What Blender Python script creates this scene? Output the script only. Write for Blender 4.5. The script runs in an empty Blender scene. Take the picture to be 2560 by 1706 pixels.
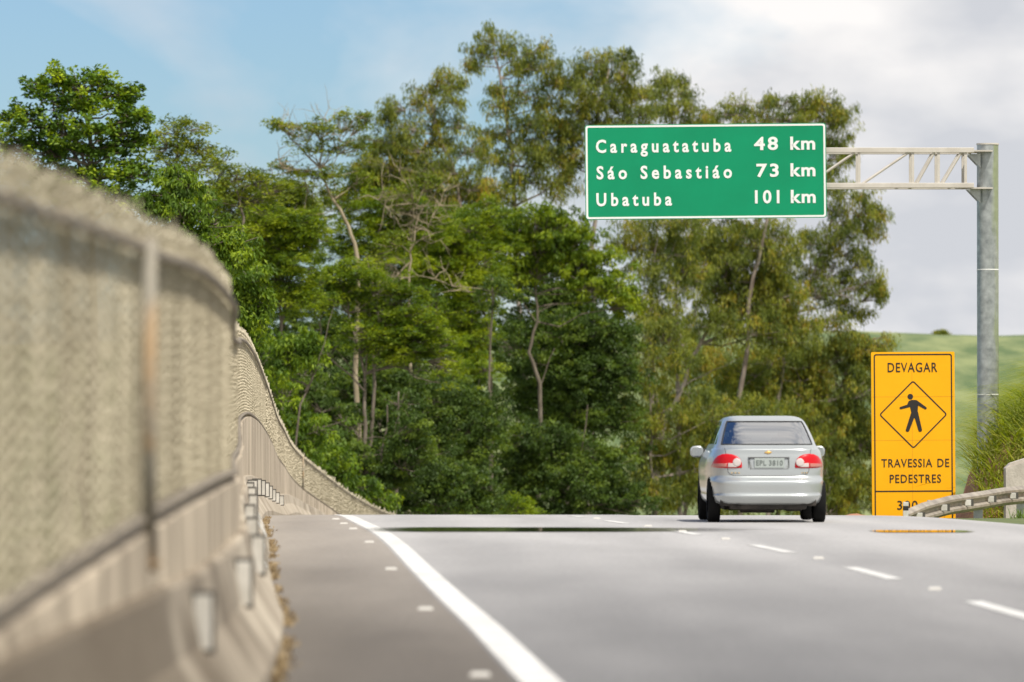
import bpy, bmesh, math, random
import numpy as np
from mathutils import Vector, Matrix

random.seed(7)
rng = np.random.default_rng(7)
sc = bpy.context.scene
COL = sc.collection
R_ = math.radians

# ------------------------------------------------------------------ camera, world, sun, exposure
CAM_H = 1.25
FPX = 15000.0          # focal length in photo pixels (2560 px wide)
HOR = 1060.0           # image row of the level horizon in the photo
cd = bpy.data.cameras.new('camera')
cam = bpy.data.objects.new('camera', cd)
COL.objects.link(cam)
cd.sensor_width = 36.0
cd.lens = FPX / 2560 * 36.0
cd.clip_start = 0.5
cd.clip_end = 12000
cam.location = (0, 0, CAM_H)
cam.rotation_euler = (R_(90) + math.atan((HOR - 853.0) / FPX), 0, 0)
cd.dof.use_dof = True
cd.dof.focus_distance = 108.0
cd.dof.aperture_fstop = 3.3
cd.dof.aperture_blades = 0
sc.camera = cam
sc.render.resolution_x, sc.render.resolution_y = 1024, 682

SUN_EL, SUN_AZ = 58.0, 143.0      # azimuth clockwise from +Y
w = bpy.data.worlds.new('World')
sc.world = w
w.use_nodes = True
nt = w.node_tree
nt.nodes.clear()
def N(t, **kw):
    n = nt.nodes.new(t)
    for k, v in kw.items():
        setattr(n, k, v)
    return n
wo = N('ShaderNodeOutputWorld')
bg = N('ShaderNodeBackground')
sky = N('ShaderNodeTexSky', sky_type='NISHITA')
sky.sun_disc = False
sky.sun_elevation = R_(SUN_EL)
sky.sun_rotation = R_(SUN_AZ)
sky.air_density = 1.0
sky.dust_density = 0.3
sky.ozone_density = 2.0
tc = N('ShaderNodeTexCoord')
sep = N('ShaderNodeSeparateXYZ')
nt.links.new(tc.outputs['Generated'], sep.inputs[0])
def wmath(op, a, b=None, clamp=False):
    n = N('ShaderNodeMath', operation=op)
    n.use_clamp = clamp
    for i, v in enumerate((a, b)):
        if v is None:
            continue
        if isinstance(v, (int, float)):
            n.inputs[i].default_value = v
        else:
            nt.links.new(v, n.inputs[i])
    return n.outputs[0]
mp = N('ShaderNodeMapping')
mp.inputs['Scale'].default_value = (16, 16, 30)
mp.inputs['Location'].default_value = (3.3, 1.0, 0.35)
nt.links.new(tc.outputs['Generated'], mp.inputs[0])
n1 = N('ShaderNodeTexNoise')
n1.inputs['Scale'].default_value = 1.0
n1.inputs['Detail'].default_value = 7
n1.inputs['Roughness'].default_value = 0.5
n1.inputs['Distortion'].default_value = 0.3
nt.links.new(mp.outputs[0], n1.inputs['Vector'])
# cover of broken cloud, thickening towards the right-hand half of the sky
gx = wmath('MULTIPLY', sep.outputs[0], 5.2)
gx = wmath('MAXIMUM', gx, -0.20)
gx = wmath('MINIMUM', gx, 0.30)
cov = wmath('ADD', n1.outputs['Fac'], gx)
cov = wmath('ADD', cov, wmath('MULTIPLY', wmath('MINIMUM', sep.outputs[1], 0.0), -1.0))  # added cloud behind the camera to brighten reflections in the car glass
cov = wmath('SUBTRACT', cov, 0.38)
cov = wmath('MULTIPLY', cov, 3.2, True)
n2 = N('ShaderNodeTexNoise')
n2.inputs['Scale'].default_value = 0.8
n2.inputs['Detail'].default_value = 5
mp2 = N('ShaderNodeMapping')
mp2.inputs['Scale'].default_value = (22, 22, 44)
mp2.inputs['Location'].default_value = (7.7, 0, 2.2)
nt.links.new(tc.outputs['Generated'], mp2.inputs[0])
nt.links.new(mp2.outputs[0], n2.inputs['Vector'])
cr = N('ShaderNodeValToRGB')
cr.color_ramp.elements[0].position = 0.38
cr.color_ramp.elements[0].color = (5.1, 5.25, 5.6, 1)
cr.color_ramp.elements[1].position = 0.60
cr.color_ramp.elements[1].color = (7.9, 7.7, 7.55, 1)
nt.links.new(n2.outputs['Fac'], cr.inputs[0])
skb = N('ShaderNodeMix', data_type='RGBA', blend_type='MULTIPLY')
skb.inputs['Factor'].default_value = 1.0
skb.inputs[7].default_value = (0.53, 0.67, 0.86, 1)
nt.links.new(sky.outputs[0], skb.inputs[6])
mx = N('ShaderNodeMix', data_type='RGBA')
nt.links.new(cov, mx.inputs['Factor'])
nt.links.new(skb.outputs[2], mx.inputs[6])
nt.links.new(cr.outputs[0], mx.inputs[7])
nt.links.new(mx.outputs[2], bg.inputs['Color'])
bg.inputs['Strength'].default_value = 0.10
nt.links.new(bg.outputs[0], wo.inputs[0])

sd = bpy.data.lights.new('sun', 'SUN')
sun = bpy.data.objects.new('sun', sd)
COL.objects.link(sun)
sd.energy = 4.0
sd.angle = R_(0.53)
sd.color = (1.0, 0.95, 0.87)
az = R_(SUN_AZ)
el = R_(SUN_EL)
to_sun = Vector((math.sin(az) * math.cos(el), math.cos(az) * math.cos(el), math.sin(el)))
sun.rotation_euler = to_sun.to_track_quat('Z', 'Y').to_euler()
sun.location = (0, -20, 60)

sc.view_settings.view_transform = 'Standard'
sc.view_settings.look = 'None'
sc.view_settings.exposure = 0.35
sc.view_settings.gamma = 1.0
sc.render.engine = 'CYCLES'
sc.cycles.max_bounces = 8
sc.cycles.transparent_max_bounces = 16
sc.cycles.use_denoising = True

# ------------------------------------------------------------------ helpers
def tag(o, label=None, cat=None, group=None, kind=None):
    if label: o['label'] = label
    if cat: o['category'] = cat
    if group: o['group'] = group
    if kind: o['kind'] = kind
    return o

def empty(name, loc, label, cat, group=None, rz=0):
    o = bpy.data.objects.new(name, None)
    COL.objects.link(o)
    o.location = loc
    o.rotation_euler = (0, 0, rz)
    o.empty_display_size = 0.2
    return tag(o, label, cat, group)

def mesh_np(name, V, F, mat, parent=None, smooth=False, attr=None, mats=None, midx=None):
    """V (n,3); F (m,4) or (m,3) array, or a list of faces."""
    me = bpy.data.meshes.new(name)
    V = np.asarray(V, dtype=np.float32)
    if isinstance(F, np.ndarray):
        m, k = F.shape
        me.vertices.add(len(V))
        me.vertices.foreach_set('co', V.ravel())
        me.loops.add(m * k)
        me.loops.foreach_set('vertex_index', F.astype(np.int32).ravel())
        me.polygons.add(m)
        me.polygons.foreach_set('loop_start', np.arange(0, m * k, k, dtype=np.int32))
        me.update(calc_edges=True)
    else:
        me.from_pydata([tuple(map(float, v)) for v in V], [], [tuple(int(i) for i in f) for f in F])
        me.update()
    if attr is not None:
        a = me.attributes.new('tint', 'FLOAT', 'FACE')
        a.data.foreach_set('value', np.asarray(attr, dtype=np.float32))
    for mm in (mats or [mat]):
        me.materials.append(mm)
    if midx is not None:
        me.polygons.foreach_set('material_index', np.asarray(midx, dtype=np.int32))
    me.polygons.foreach_set('use_smooth', np.full(len(me.polygons), bool(smooth)))
    o = bpy.data.objects.new(name, me)
    COL.objects.link(o)
    if parent is not None:
        o.parent = parent
    return o

class MB:
    """collects simple shapes into one mesh"""
    def __init__(s):
        s.V = []; s.F = []
    def add(s, V, F):
        b = len(s.V)
        s.V += [tuple(v) for v in V]
        s.F += [tuple(i + b for i in f) for f in F]
    def box(s, c, d, rz=0.0, bev=0.0):
        x, y, z = d[0] / 2, d[1] / 2, d[2] / 2
        if bev <= 0:
            P = [(i * x, j * y, k * z) for k in (-1, 1) for j in (-1, 1) for i in (-1, 1)]
            F = [(0, 2, 3, 1), (4, 5, 7, 6), (0, 1, 5, 4), (2, 6, 7, 3), (0, 4, 6, 2), (1, 3, 7, 5)]
        else:
            b = bev
            bm = bmesh.new()
            bmesh.ops.create_cube(bm, size=1)
            for v in bm.verts:
                v.co = Vector((v.co.x * 2 * x, v.co.y * 2 * y, v.co.z * 2 * z))
            bmesh.ops.bevel(bm, geom=bm.edges[:], offset=b, segments=2, profile=0.6, affect='EDGES')
            bm.verts.index_update()
            P = [tuple(v.co) for v in bm.verts]
            F = [tuple(v.index for v in f.verts) for f in bm.faces]
            bm.free()
        ca, sa = math.cos(rz), math.sin(rz)
        s.add([(c[0] + p[0] * ca - p[1] * sa, c[1] + p[0] * sa + p[1] * ca, c[2] + p[2]) for p in P], F)
        return s
    def tube(s, pts, rad, n=8, cap=True):
        pts = [Vector(p) for p in pts]
        rads = rad if hasattr(rad, '__len__') else [rad] * len(pts)
        V = []; F = []
        up = Vector((0, 0, 1))
        prev = None
        for i, p in enumerate(pts):
            d = (pts[min(i + 1, len(pts) - 1)] - pts[max(i - 1, 0)]).normalized()
            if prev is None:
                a = d.cross(up)
                if a.length < 1e-3: a = d.cross(Vector((1, 0, 0)))
            else:
                a = prev - d * prev.dot(d)
            a.normalize(); prev = a
            b = d.cross(a)
            for k in range(n):
                t = 2 * math.pi * k / n
                V.append(p + (a * math.cos(t) + b * math.sin(t)) * rads[i])
        for i in range(len(pts) - 1):
            for k in range(n):
                F.append((i * n + k, i * n + (k + 1) % n, (i + 1) * n + (k + 1) % n, (i + 1) * n + k))
        if cap:
            F.append(tuple(range(n))[::-1])
            F.append(tuple((len(pts) - 1) * n + k for k in range(n)))
        s.add(V, F)
        return s
    def build(s, name, mat, parent=None, smooth=False, mats=None, midx=None):
        return mesh_np(name, np.array(s.V), s.F, mat, parent, smooth, mats=mats, midx=midx)

def smooth_by_angle(o, deg=35):
    me = o.data
    me.polygons.foreach_set('use_smooth', np.full(len(me.polygons), True))
    me.set_sharp_from_angle(angle=R_(deg))
    return o

def hermite(px, py):
    px = np.array(px, float); py = np.array(py, float)
    m = np.gradient(py, px)
    def f(x):
        x = np.asarray(x, float)
        i = np.clip(np.searchsorted(px, x) - 1, 0, len(px) - 2)
        h = px[i + 1] - px[i]
        t = (x - px[i]) / h
        h00 = 2 * t**3 - 3 * t**2 + 1; h10 = t**3 - 2 * t**2 + t
        h01 = -2 * t**3 + 3 * t**2; h11 = t**3 - t**2
        return h00 * py[i] + h10 * h * m[i] + h01 * py[i + 1] + h11 * h * m[i + 1]
    return f

# ------------------------------------------------------------------ materials
def new_mat(name):
    m = bpy.data.materials.new(name)
    m.use_nodes = True
    t = m.node_tree
    return m, t, t.nodes['Principled BSDF'], t.nodes['Material Output']

def mat(name, col, rough=0.6, metal=0.0, col2=None, scale=3.0, detail=6, bump=0.0, bscale=None, spec=0.5, stretch=None, lo=0.35, hi=0.65, coat=0.0):
    m, t, p, out = new_mat(name)
    p.inputs['Base Color'].default_value = (*col, 1)
    p.inputs['Roughness'].default_value = rough
    p.inputs['Metallic'].default_value = metal
    p.inputs['Specular IOR Level'].default_value = spec
    p.inputs['Coat Weight'].default_value = coat
    p.inputs['Coat Roughness'].default_value = 0.05
    tcn = t.nodes.new('ShaderNodeTexCoord')
    vec = tcn.outputs['Object']
    if stretch:
        mpn = t.nodes.new('ShaderNodeMapping')
        mpn.inputs['Scale'].default_value = stretch
        t.links.new(vec, mpn.inputs[0]); vec = mpn.outputs[0]
    if col2 is not None:
        nz = t.nodes.new('ShaderNodeTexNoise')
        nz.inputs['Scale'].default_value = scale
        nz.inputs['Detail'].default_value = detail
        nz.inputs['Roughness'].default_value = 0.6
        t.links.new(vec, nz.inputs['Vector'])
        r = t.nodes.new('ShaderNodeValToRGB')
        r.color_ramp.elements[0].position = lo; r.color_ramp.elements[0].color = (*col, 1)
        r.color_ramp.elements[1].position = hi; r.color_ramp.elements[1].color = (*col2, 1)
        t.links.new(nz.outputs['Fac'], r.inputs[0])
        t.links.new(r.outputs[0], p.inputs['Base Color'])
    if bump > 0:
        nb = t.nodes.new('ShaderNodeTexNoise')
        nb.inputs['Scale'].default_value = bscale or scale * 6
        nb.inputs['Detail'].default_value = 5
        t.links.new(vec, nb.inputs['Vector'])
        b = t.nodes.new('ShaderNodeBump')
        b.inputs['Strength'].default_value = bump
        b.inputs['Distance'].default_value = 0.02
        t.links.new(nb.outputs['Fac'], b.inputs['Height'])
        t.links.new(b.outputs[0], p.inputs['Normal'])
    return m

def leaf_mat(name, stops, trans=0.3, rough=0.55, nscale=0.35):
    """leaf colour varies leaf by leaf (random 'tint' per spray) and by a broad noise"""
    m, t, p, out = new_mat(name)
    a = t.nodes.new('ShaderNodeAttribute'); a.attribute_name = 'tint'
    tcn = t.nodes.new('ShaderNodeTexCoord')
    nz = t.nodes.new('ShaderNodeTexNoise')
    nz.inputs['Scale'].default_value = nscale
    nz.inputs['Detail'].default_value = 3
    t.links.new(tcn.outputs['Object'], nz.inputs['Vector'])
    ma = t.nodes.new('ShaderNodeMath'); ma.operation = 'MULTIPLY_ADD'
    ma.inputs[1].default_value = 1.1; 
    t.links.new(nz.outputs['Fac'], ma.inputs[0])
    t.links.new(a.outputs['Fac'], ma.inputs[2])
    su = t.nodes.new('ShaderNodeMath'); su.operation = 'SUBTRACT'; su.use_clamp = True
    su.inputs[1].default_value = 0.55
    t.links.new(ma.outputs[0], su.inputs[0])
    r = t.nodes.new('ShaderNodeValToRGB')
    el_ = r.color_ramp.elements
    el_[0].position = stops[0][0]; el_[0].color = (*stops[0][1], 1)
    el_[1].position = stops[-1][0]; el_[1].color = (*stops[-1][1], 1)
    for pos, c in stops[1:-1]:
        e = el_.new(pos); e.color = (*c, 1)
    t.links.new(su.outputs[0], r.inputs[0])
    t.links.new(r.outputs[0], p.inputs['Base Color'])
    p.inputs['Roughness'].default_value = rough
    p.inputs['Specular IOR Level'].default_value = 0.25
    tr = t.nodes.new('ShaderNodeBsdfTranslucent')
    hs = t.nodes.new('ShaderNodeHueSaturation')
    hs.inputs['Hue'].default_value = 0.485
    hs.inputs['Saturation'].default_value = 1.15
    hs.inputs['Value'].default_value = 1.5
    t.links.new(r.outputs[0], hs.inputs['Color'])
    t.links.new(hs.outputs[0], tr.inputs['Color'])
    mxs = t.nodes.new('ShaderNodeMixShader')
    mxs.inputs[0].default_value = trans
    t.links.new(p.outputs[0], mxs.inputs[1])
    t.links.new(tr.outputs[0], mxs.inputs[2])
    t.links.new(mxs.outputs[0], out.inputs[0])
    return m

M = {}
def asphalt(name, near_shade, far_tone, rough):
    m, t, p, out = new_mat(name)
    L = t.links.new
    tcn = t.nodes.new('ShaderNodeTexCoord')
    mpn = t.nodes.new('ShaderNodeMapping'); mpn.inputs['Scale'].default_value = (.5, .09, 1)
    L(tcn.outputs['Object'], mpn.inputs[0])
    nz = t.nodes.new('ShaderNodeTexNoise'); nz.inputs['Scale'].default_value = 1.0; nz.inputs['Detail'].default_value = 8
    L(mpn.outputs[0], nz.inputs['Vector'])
    sp = t.nodes.new('ShaderNodeSeparateXYZ'); L(tcn.outputs['Object'], sp.inputs[0])
    # foreground darkening painted into the asphalt colour: dark at small y, pale further on
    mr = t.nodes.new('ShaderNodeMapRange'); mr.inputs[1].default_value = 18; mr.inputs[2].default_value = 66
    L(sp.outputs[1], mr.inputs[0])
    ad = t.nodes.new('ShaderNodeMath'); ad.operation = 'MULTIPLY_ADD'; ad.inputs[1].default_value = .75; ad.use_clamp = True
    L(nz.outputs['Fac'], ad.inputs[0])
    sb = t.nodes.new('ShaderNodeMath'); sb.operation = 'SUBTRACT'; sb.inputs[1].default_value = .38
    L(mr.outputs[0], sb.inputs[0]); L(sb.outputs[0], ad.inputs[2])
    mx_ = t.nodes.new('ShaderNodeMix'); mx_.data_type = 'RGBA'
    mx_.inputs[6].default_value = (*near_shade, 1); mx_.inputs[7].default_value = (*far_tone, 1)
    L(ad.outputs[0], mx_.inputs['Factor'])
    fine = t.nodes.new('ShaderNodeTexNoise'); fine.inputs['Scale'].default_value = 22; fine.inputs['Detail'].default_value = 6
    L(tcn.outputs['Object'], fine.inputs['Vector'])
    fr = t.nodes.new('ShaderNodeValToRGB')
    fr.color_ramp.elements[0].color = (.78, .78, .78, 1); fr.color_ramp.elements[1].color = (1.15, 1.15, 1.15, 1)
    fr.color_ramp.elements[0].position = .3; fr.color_ramp.elements[1].position = .7
    L(fine.outputs['Fac'], fr.inputs[0])
    mu = t.nodes.new('ShaderNodeMix'); mu.data_type = 'RGBA'; mu.blend_type = 'MULTIPLY'; mu.inputs['Factor'].default_value = 1
    L(mx_.outputs[2], mu.inputs[6]); L(fr.outputs[0], mu.inputs[7])
    # tyre-polished wheel tracks and dark oil line follow the lanes
    la = t.nodes.new('ShaderNodeAttribute'); la.attribute_name = 'lat'
    wv = t.nodes.new('ShaderNodeMath'); wv.operation = 'MULTIPLY'; wv.inputs[1].default_value = 2 * math.pi / 1.725
    L(la.outputs['Fac'], wv.inputs[0])
    cs = t.nodes.new('ShaderNodeMath'); cs.operation = 'COSINE'; L(wv.outputs[0], cs.inputs[0])
    big = t.nodes.new('ShaderNodeTexNoise'); big.inputs['Scale'].default_value = 1.0; big.inputs['Detail'].default_value = 5
    mp3 = t.nodes.new('ShaderNodeMapping'); mp3.inputs['Scale'].default_value = (1.6, .12, 1); mp3.inputs['Location'].default_value = (4, 9, 0)
    L(tcn.outputs['Object'], mp3.inputs[0]); L(mp3.outputs[0], big.inputs['Vector'])
    tk = t.nodes.new('ShaderNodeMath'); tk.operation = 'MULTIPLY_ADD'; tk.inputs[1].default_value = .07; tk.inputs[2].default_value = .84
    L(cs.outputs[0], tk.inputs[0])
    tk2 = t.nodes.new('ShaderNodeMath'); tk2.operation = 'MULTIPLY_ADD'; tk2.inputs[1].default_value = .30; L(big.outputs['Fac'], tk2.inputs[0]); L(tk.outputs[0], tk2.inputs[2])
    mu2 = t.nodes.new('ShaderNodeMix'); mu2.data_type = 'RGBA'; mu2.blend_type = 'MULTIPLY'; mu2.inputs['Factor'].default_value = 1
    L(mu.outputs[2], mu2.inputs[6]); L(tk2.outputs[0], mu2.inputs[7])
    L(mu2.outputs[2], p.inputs['Base Color'])
    p.inputs['Roughness'].default_value = rough
    b = t.nodes.new('ShaderNodeBump'); b.inputs['Strength'].default_value = .3; b.inputs['Distance'].default_value = .01
    L(fine.outputs['Fac'], b.inputs['Height']); L(b.outputs[0], p.inputs['Normal'])
    return m
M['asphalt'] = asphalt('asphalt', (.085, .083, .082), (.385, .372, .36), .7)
M['shoulder'] = asphalt('shoulder_asphalt', (.05, .040, .029), (.30, .268, .232), .8)  # near tone holds a dark stain and the painted foreground shade
M['road_paint'] = mat('road_paint', (0.50, 0.485, 0.455), 0.65, col2=(0.72, 0.71, 0.68), scale=3, detail=10, bump=0.1, bscale=80)
wm, wt, wp_, wout = new_mat('mirage_film')
wp_.inputs['Base Color'].default_value = (.03, .04, .02, 1); wp_.inputs['Roughness'].default_value = .035
wtc = wt.nodes.new('ShaderNodeTexCoord'); wmp = wt.nodes.new('ShaderNodeMapping'); wmp.inputs['Scale'].default_value = (.45, 2.4, 1)
wt.links.new(wtc.outputs['Object'], wmp.inputs[0])
wnz = wt.nodes.new('ShaderNodeTexNoise'); wnz.inputs['Scale'].default_value = 1.0; wnz.inputs['Detail'].default_value = 6
wt.links.new(wmp.outputs[0], wnz.inputs['Vector'])
wse = wt.nodes.new('ShaderNodeAttribute'); wse.attribute_name = 'edge'
wad = wt.nodes.new('ShaderNodeMath'); wad.operation = 'ADD'
wt.links.new(wnz.outputs['Fac'], wad.inputs[0]); wt.links.new(wse.outputs['Fac'], wad.inputs[1])
wmr = wt.nodes.new('ShaderNodeMapRange'); wmr.inputs[1].default_value = .80; wmr.inputs[2].default_value = 1.35
wt.links.new(wad.outputs[0], wmr.inputs[0])
wtr = wt.nodes.new('ShaderNodeBsdfTransparent'); wms = wt.nodes.new('ShaderNodeMixShader')
wt.links.new(wmr.outputs[0], wms.inputs[0]); wt.links.new(wtr.outputs[0], wms.inputs[1]); wt.links.new(wp_.outputs[0], wms.inputs[2])
wt.links.new(wms.outputs[0], wout.inputs[0])
M['mirage'] = wm
def stain_shade_concrete(name, a, b, dirt_shade):
    m = mat(name, a, .88, col2=b, scale=1.4, detail=9, bump=.4, bscale=18, stretch=(1, .35, 1))
    t = m.node_tree; L = t.links.new
    p = t.nodes['Principled BSDF']
    src = p.inputs['Base Color'].links[0].from_socket
    tcn = t.nodes.new('ShaderNodeTexCoord')
    mpn = t.nodes.new('ShaderNodeMapping'); mpn.inputs['Scale'].default_value = (1, .55, .9)
    L(tcn.outputs['Object'], mpn.inputs[0])
    nz = t.nodes.new('ShaderNodeTexNoise'); nz.inputs['Scale'].default_value = 1.2; nz.inputs['Detail'].default_value = 7
    L(mpn.outputs[0], nz.inputs['Vector'])
    sp = t.nodes.new('ShaderNodeSeparateXYZ'); L(tcn.outputs['Object'], sp.inputs[0])
    # mossy dirt patches, plus foreground darkening painted in towards the camera
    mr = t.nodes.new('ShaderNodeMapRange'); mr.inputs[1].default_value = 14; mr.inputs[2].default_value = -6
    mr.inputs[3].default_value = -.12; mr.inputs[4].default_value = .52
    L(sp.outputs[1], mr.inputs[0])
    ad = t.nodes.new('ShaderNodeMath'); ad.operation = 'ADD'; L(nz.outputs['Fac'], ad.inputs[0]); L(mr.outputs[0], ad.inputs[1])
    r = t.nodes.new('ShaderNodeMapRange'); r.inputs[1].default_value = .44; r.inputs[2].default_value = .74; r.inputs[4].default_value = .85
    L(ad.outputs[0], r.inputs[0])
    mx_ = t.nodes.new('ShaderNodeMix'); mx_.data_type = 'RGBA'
    L(r.outputs[0], mx_.inputs['Factor']); L(src, mx_.inputs[6]); mx_.inputs[7].default_value = (*dirt_shade, 1)
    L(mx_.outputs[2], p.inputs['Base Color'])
    return m
M['concrete'] = stain_shade_concrete('concrete', (.25, .205, .15), (.47, .41, .32), (.085, .062, .036))
M['plinth'] = mat('plinth_render', (0.20, 0.16, 0.112), 0.9, col2=(0.54, 0.455, 0.34), scale=2.2, detail=6, bump=0.3, bscale=12, stretch=(1, .8, .10), lo=.38, hi=.60)
M['concrete_grey'] = mat('concrete_grey', (0.38, 0.34, 0.29), 0.85, col2=(0.55, 0.50, 0.43), scale=3, detail=9, bump=0.4, bscale=25)
M['fence_wire'] = mat('fence_wire', (0.33, 0.285, 0.195), 0.55, col2=(0.47, 0.415, 0.295), scale=.7)
M['fence_post'] = mat('fence_post', (0.26, 0.235, 0.185), 0.7, col2=(0.34, 0.235, 0.13), scale=3.0, lo=0.42, hi=0.58)
M['rail_brown'] = mat('rail_brown', (0.13, 0.11, 0.085), 0.85, col2=(0.26, 0.22, 0.165), scale=6)
M['white_plate'] = mat('white_plate', (0.46, 0.44, 0.39), 0.4, col2=(0.66, 0.64, 0.59), scale=4)
M['stud'] = mat('stud', (0.50, 0.48, 0.44), 0.4)
M['dark_rim'] = mat('dark_rim', (0.07, 0.065, 0.055), 0.6)
M['sign_green'] = mat('sign_green', (0.0, 0.235, 0.105), 0.42, col2=(0.0, 0.27, 0.122), scale=0.8, spec=0.3)
M['sign_white'] = mat('sign_white', (0.78, 0.79, 0.76), 0.4)
M['sign_yellow'] = mat('sign_yellow', (0.86, 0.40, 0.002), 0.45, col2=(0.90, 0.425, 0.003), scale=1.2, spec=0.3)
M['sign_black'] = mat('sign_black', (0.018, 0.014, 0.012), 0.55)
M['truss'] = mat('truss_paint', (0.50, 0.46, 0.40), 0.45, col2=(0.60, 0.56, 0.50), scale=3)
M['galv'] = mat('galvanised', (0.36, 0.38, 0.375), 0.42, metal=0.45, col2=(0.52, 0.54, 0.53), scale=5, detail=8, bump=0.08, bscale=30)
M['soil'] = mat('red_soil', (0.30, 0.125, 0.065), 0.95, col2=(0.48, 0.24, 0.14), scale=3, bump=0.8, bscale=6)
M['grass_ground'] = mat('grass_ground', (0.07, 0.10, 0.025), 0.9, col2=(0.14, 0.16, 0.05), scale=0.4, detail=8, bump=0.5, bscale=4)
M['hill'] = mat('hill_grass', (0.085, 0.13, 0.042), 0.95, col2=(0.215, 0.245, 0.095), scale=0.14, detail=12, bump=0.6, bscale=0.6, stretch=(1, .22, 1), lo=0.4, hi=0.6)
M['bark'] = mat('bark', (0.10, 0.08, 0.058), 0.9, col2=(0.20, 0.165, 0.125), scale=4, bump=0.5, stretch=(1, 1, 0.25))
M['bark_pale'] = mat('bark_pale', (0.24, 0.19, 0.12), 0.9, col2=(0.36, 0.30, 0.20), scale=4, bump=0.4, stretch=(1, 1, 0.3))
M['bark_euca'] = mat('bark_euca', (0.16, 0.12, 0.095), 0.8, col2=(0.34, 0.29, 0.24), scale=2.5, bump=0.4, stretch=(1, 1, 0.2))
# car
M['paint'] = mat('silver_paint', (0.43, 0.455, 0.455), 0.28, metal=0.5, coat=0.7, spec=0.5)
M['seam'] = mat('panel_gap', (0.10, 0.10, 0.10), 0.7)
M['black'] = mat('black_plastic', (0.015, 0.015, 0.015), 0.7)
M['tyre'] = mat('tyre_rubber', (0.010, 0.010, 0.010), 0.95, spec=0.15)
M['rim'] = mat('wheel_rim', (0.5, 0.5, 0.5), 0.3, metal=0.9)
M['lamp_red'] = mat('lamp_red', (0.50, 0.004, 0.010), 0.32, spec=0.3)
M['lamp_white'] = mat('lamp_white', (0.50, 0.44, 0.42), 0.3)
M['lamp_pink'] = mat('lamp_pink', (0.42, 0.16, 0.13), 0.3)
M['gold'] = mat('gold_badge', (0.75, 0.48, 0.16), 0.3, metal=0.6)
M['plate_grey'] = mat('plate_grey', (0.36, 0.40, 0.38), 0.5)
M['plate_ink'] = mat('plate_ink', (0.15, 0.17, 0.16), 0.6)
M['interior'] = mat('car_interior', (0.045, 0.05, 0.052), 0.9)
M['soot'] = mat('underbody', (0.02, 0.018, 0.016), 0.9, col2=(0.06, 0.05, 0.042), scale=6)
gm, gt, gp, go = new_mat('car_glass')
tr_ = gt.nodes.new('ShaderNodeBsdfTransparent'); tr_.inputs[0].default_value = (0.72, 0.82, 0.80, 1)
gl_ = gt.nodes.new('ShaderNodeBsdfGlossy'); gl_.inputs['Roughness'].default_value = 0.02
lw_ = gt.nodes.new('ShaderNodeFresnel'); lw_.inputs[0].default_value = 1.75
ms_ = gt.nodes.new('ShaderNodeMixShader'); ad_ = gt.nodes.new('ShaderNodeMath'); ad_.operation = 'ADD'; ad_.use_clamp = True; ad_.inputs[1].default_value = .52; gt.links.new(lw_.outputs[0], ad_.inputs[0])
gt.links.new(ad_.outputs[0], ms_.inputs[0]); gt.links.new(tr_.outputs[0], ms_.inputs[1]); gt.links.new(gl_.outputs[0], ms_.inputs[2])
gt.links.new(ms_.outputs[0], go.inputs[0])
M['glass'] = gm
M['mirror'] = mat('mirror_glass', (0.45, 0.48, 0.48), 0.1, metal=0.9)
# foliage
G = lambda r, g, b: (r, g, b)
M['leaf_broad'] = leaf_mat('leaf_broad', [(0.0, G(0.053, 0.105, 0.018)), (0.45, G(0.113, 0.201, 0.021)), (0.8, G(0.274, 0.376, 0.028)), (1.0, G(0.397, 0.490, 0.035))], 0.30)
M['leaf_bright'] = leaf_mat('leaf_bright', [(0.0, G(.050, .095, .014)), (0.5, G(.115, .195, .018)), (1.0, G(.31, .41, .028))], 0.36)
M['leaf_olive'] = leaf_mat('leaf_olive', [(0.0, G(.068, .104, .014)), (0.5, G(.158, .212, .022)), (1.0, G(.30, .325, .035))], 0.36)
M['leaf_feather'] = leaf_mat('leaf_feather', [(0.0, G(.058, .108, .012)), (0.5, G(.160, .235, .017)), (1.0, G(.35, .415, .032))], 0.40)
M['leaf_euca'] = leaf_mat('leaf_euca', [(0.0, G(.070, .102, .024)), (0.45, G(.172, .210, .036)), (0.8, G(.310, .320, .042)), (1.0, G(.40, .28, .042))], 0.38)
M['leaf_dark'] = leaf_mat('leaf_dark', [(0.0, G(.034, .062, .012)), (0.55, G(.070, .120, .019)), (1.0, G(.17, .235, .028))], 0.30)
M['leaf_grass'] = leaf_mat('leaf_grass', [(0.0, G(.14, .20, .026)), (0.5, G(.27, .33, .045)), (1.0, G(.46, .44, .15))], 0.4)
M['leaf_verge'] = leaf_mat('leaf_verge', [(0.0, G(.09, .15, .03)), (0.6, G(.16, .24, .05)), (1.0, G(.33, .30, .12))], 0.3)
M['leaf_dry'] = leaf_mat('leaf_dry', [(0.0, G(.20, .15, .08)), (1.0, G(.42, .32, .18))], 0.2)

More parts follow.
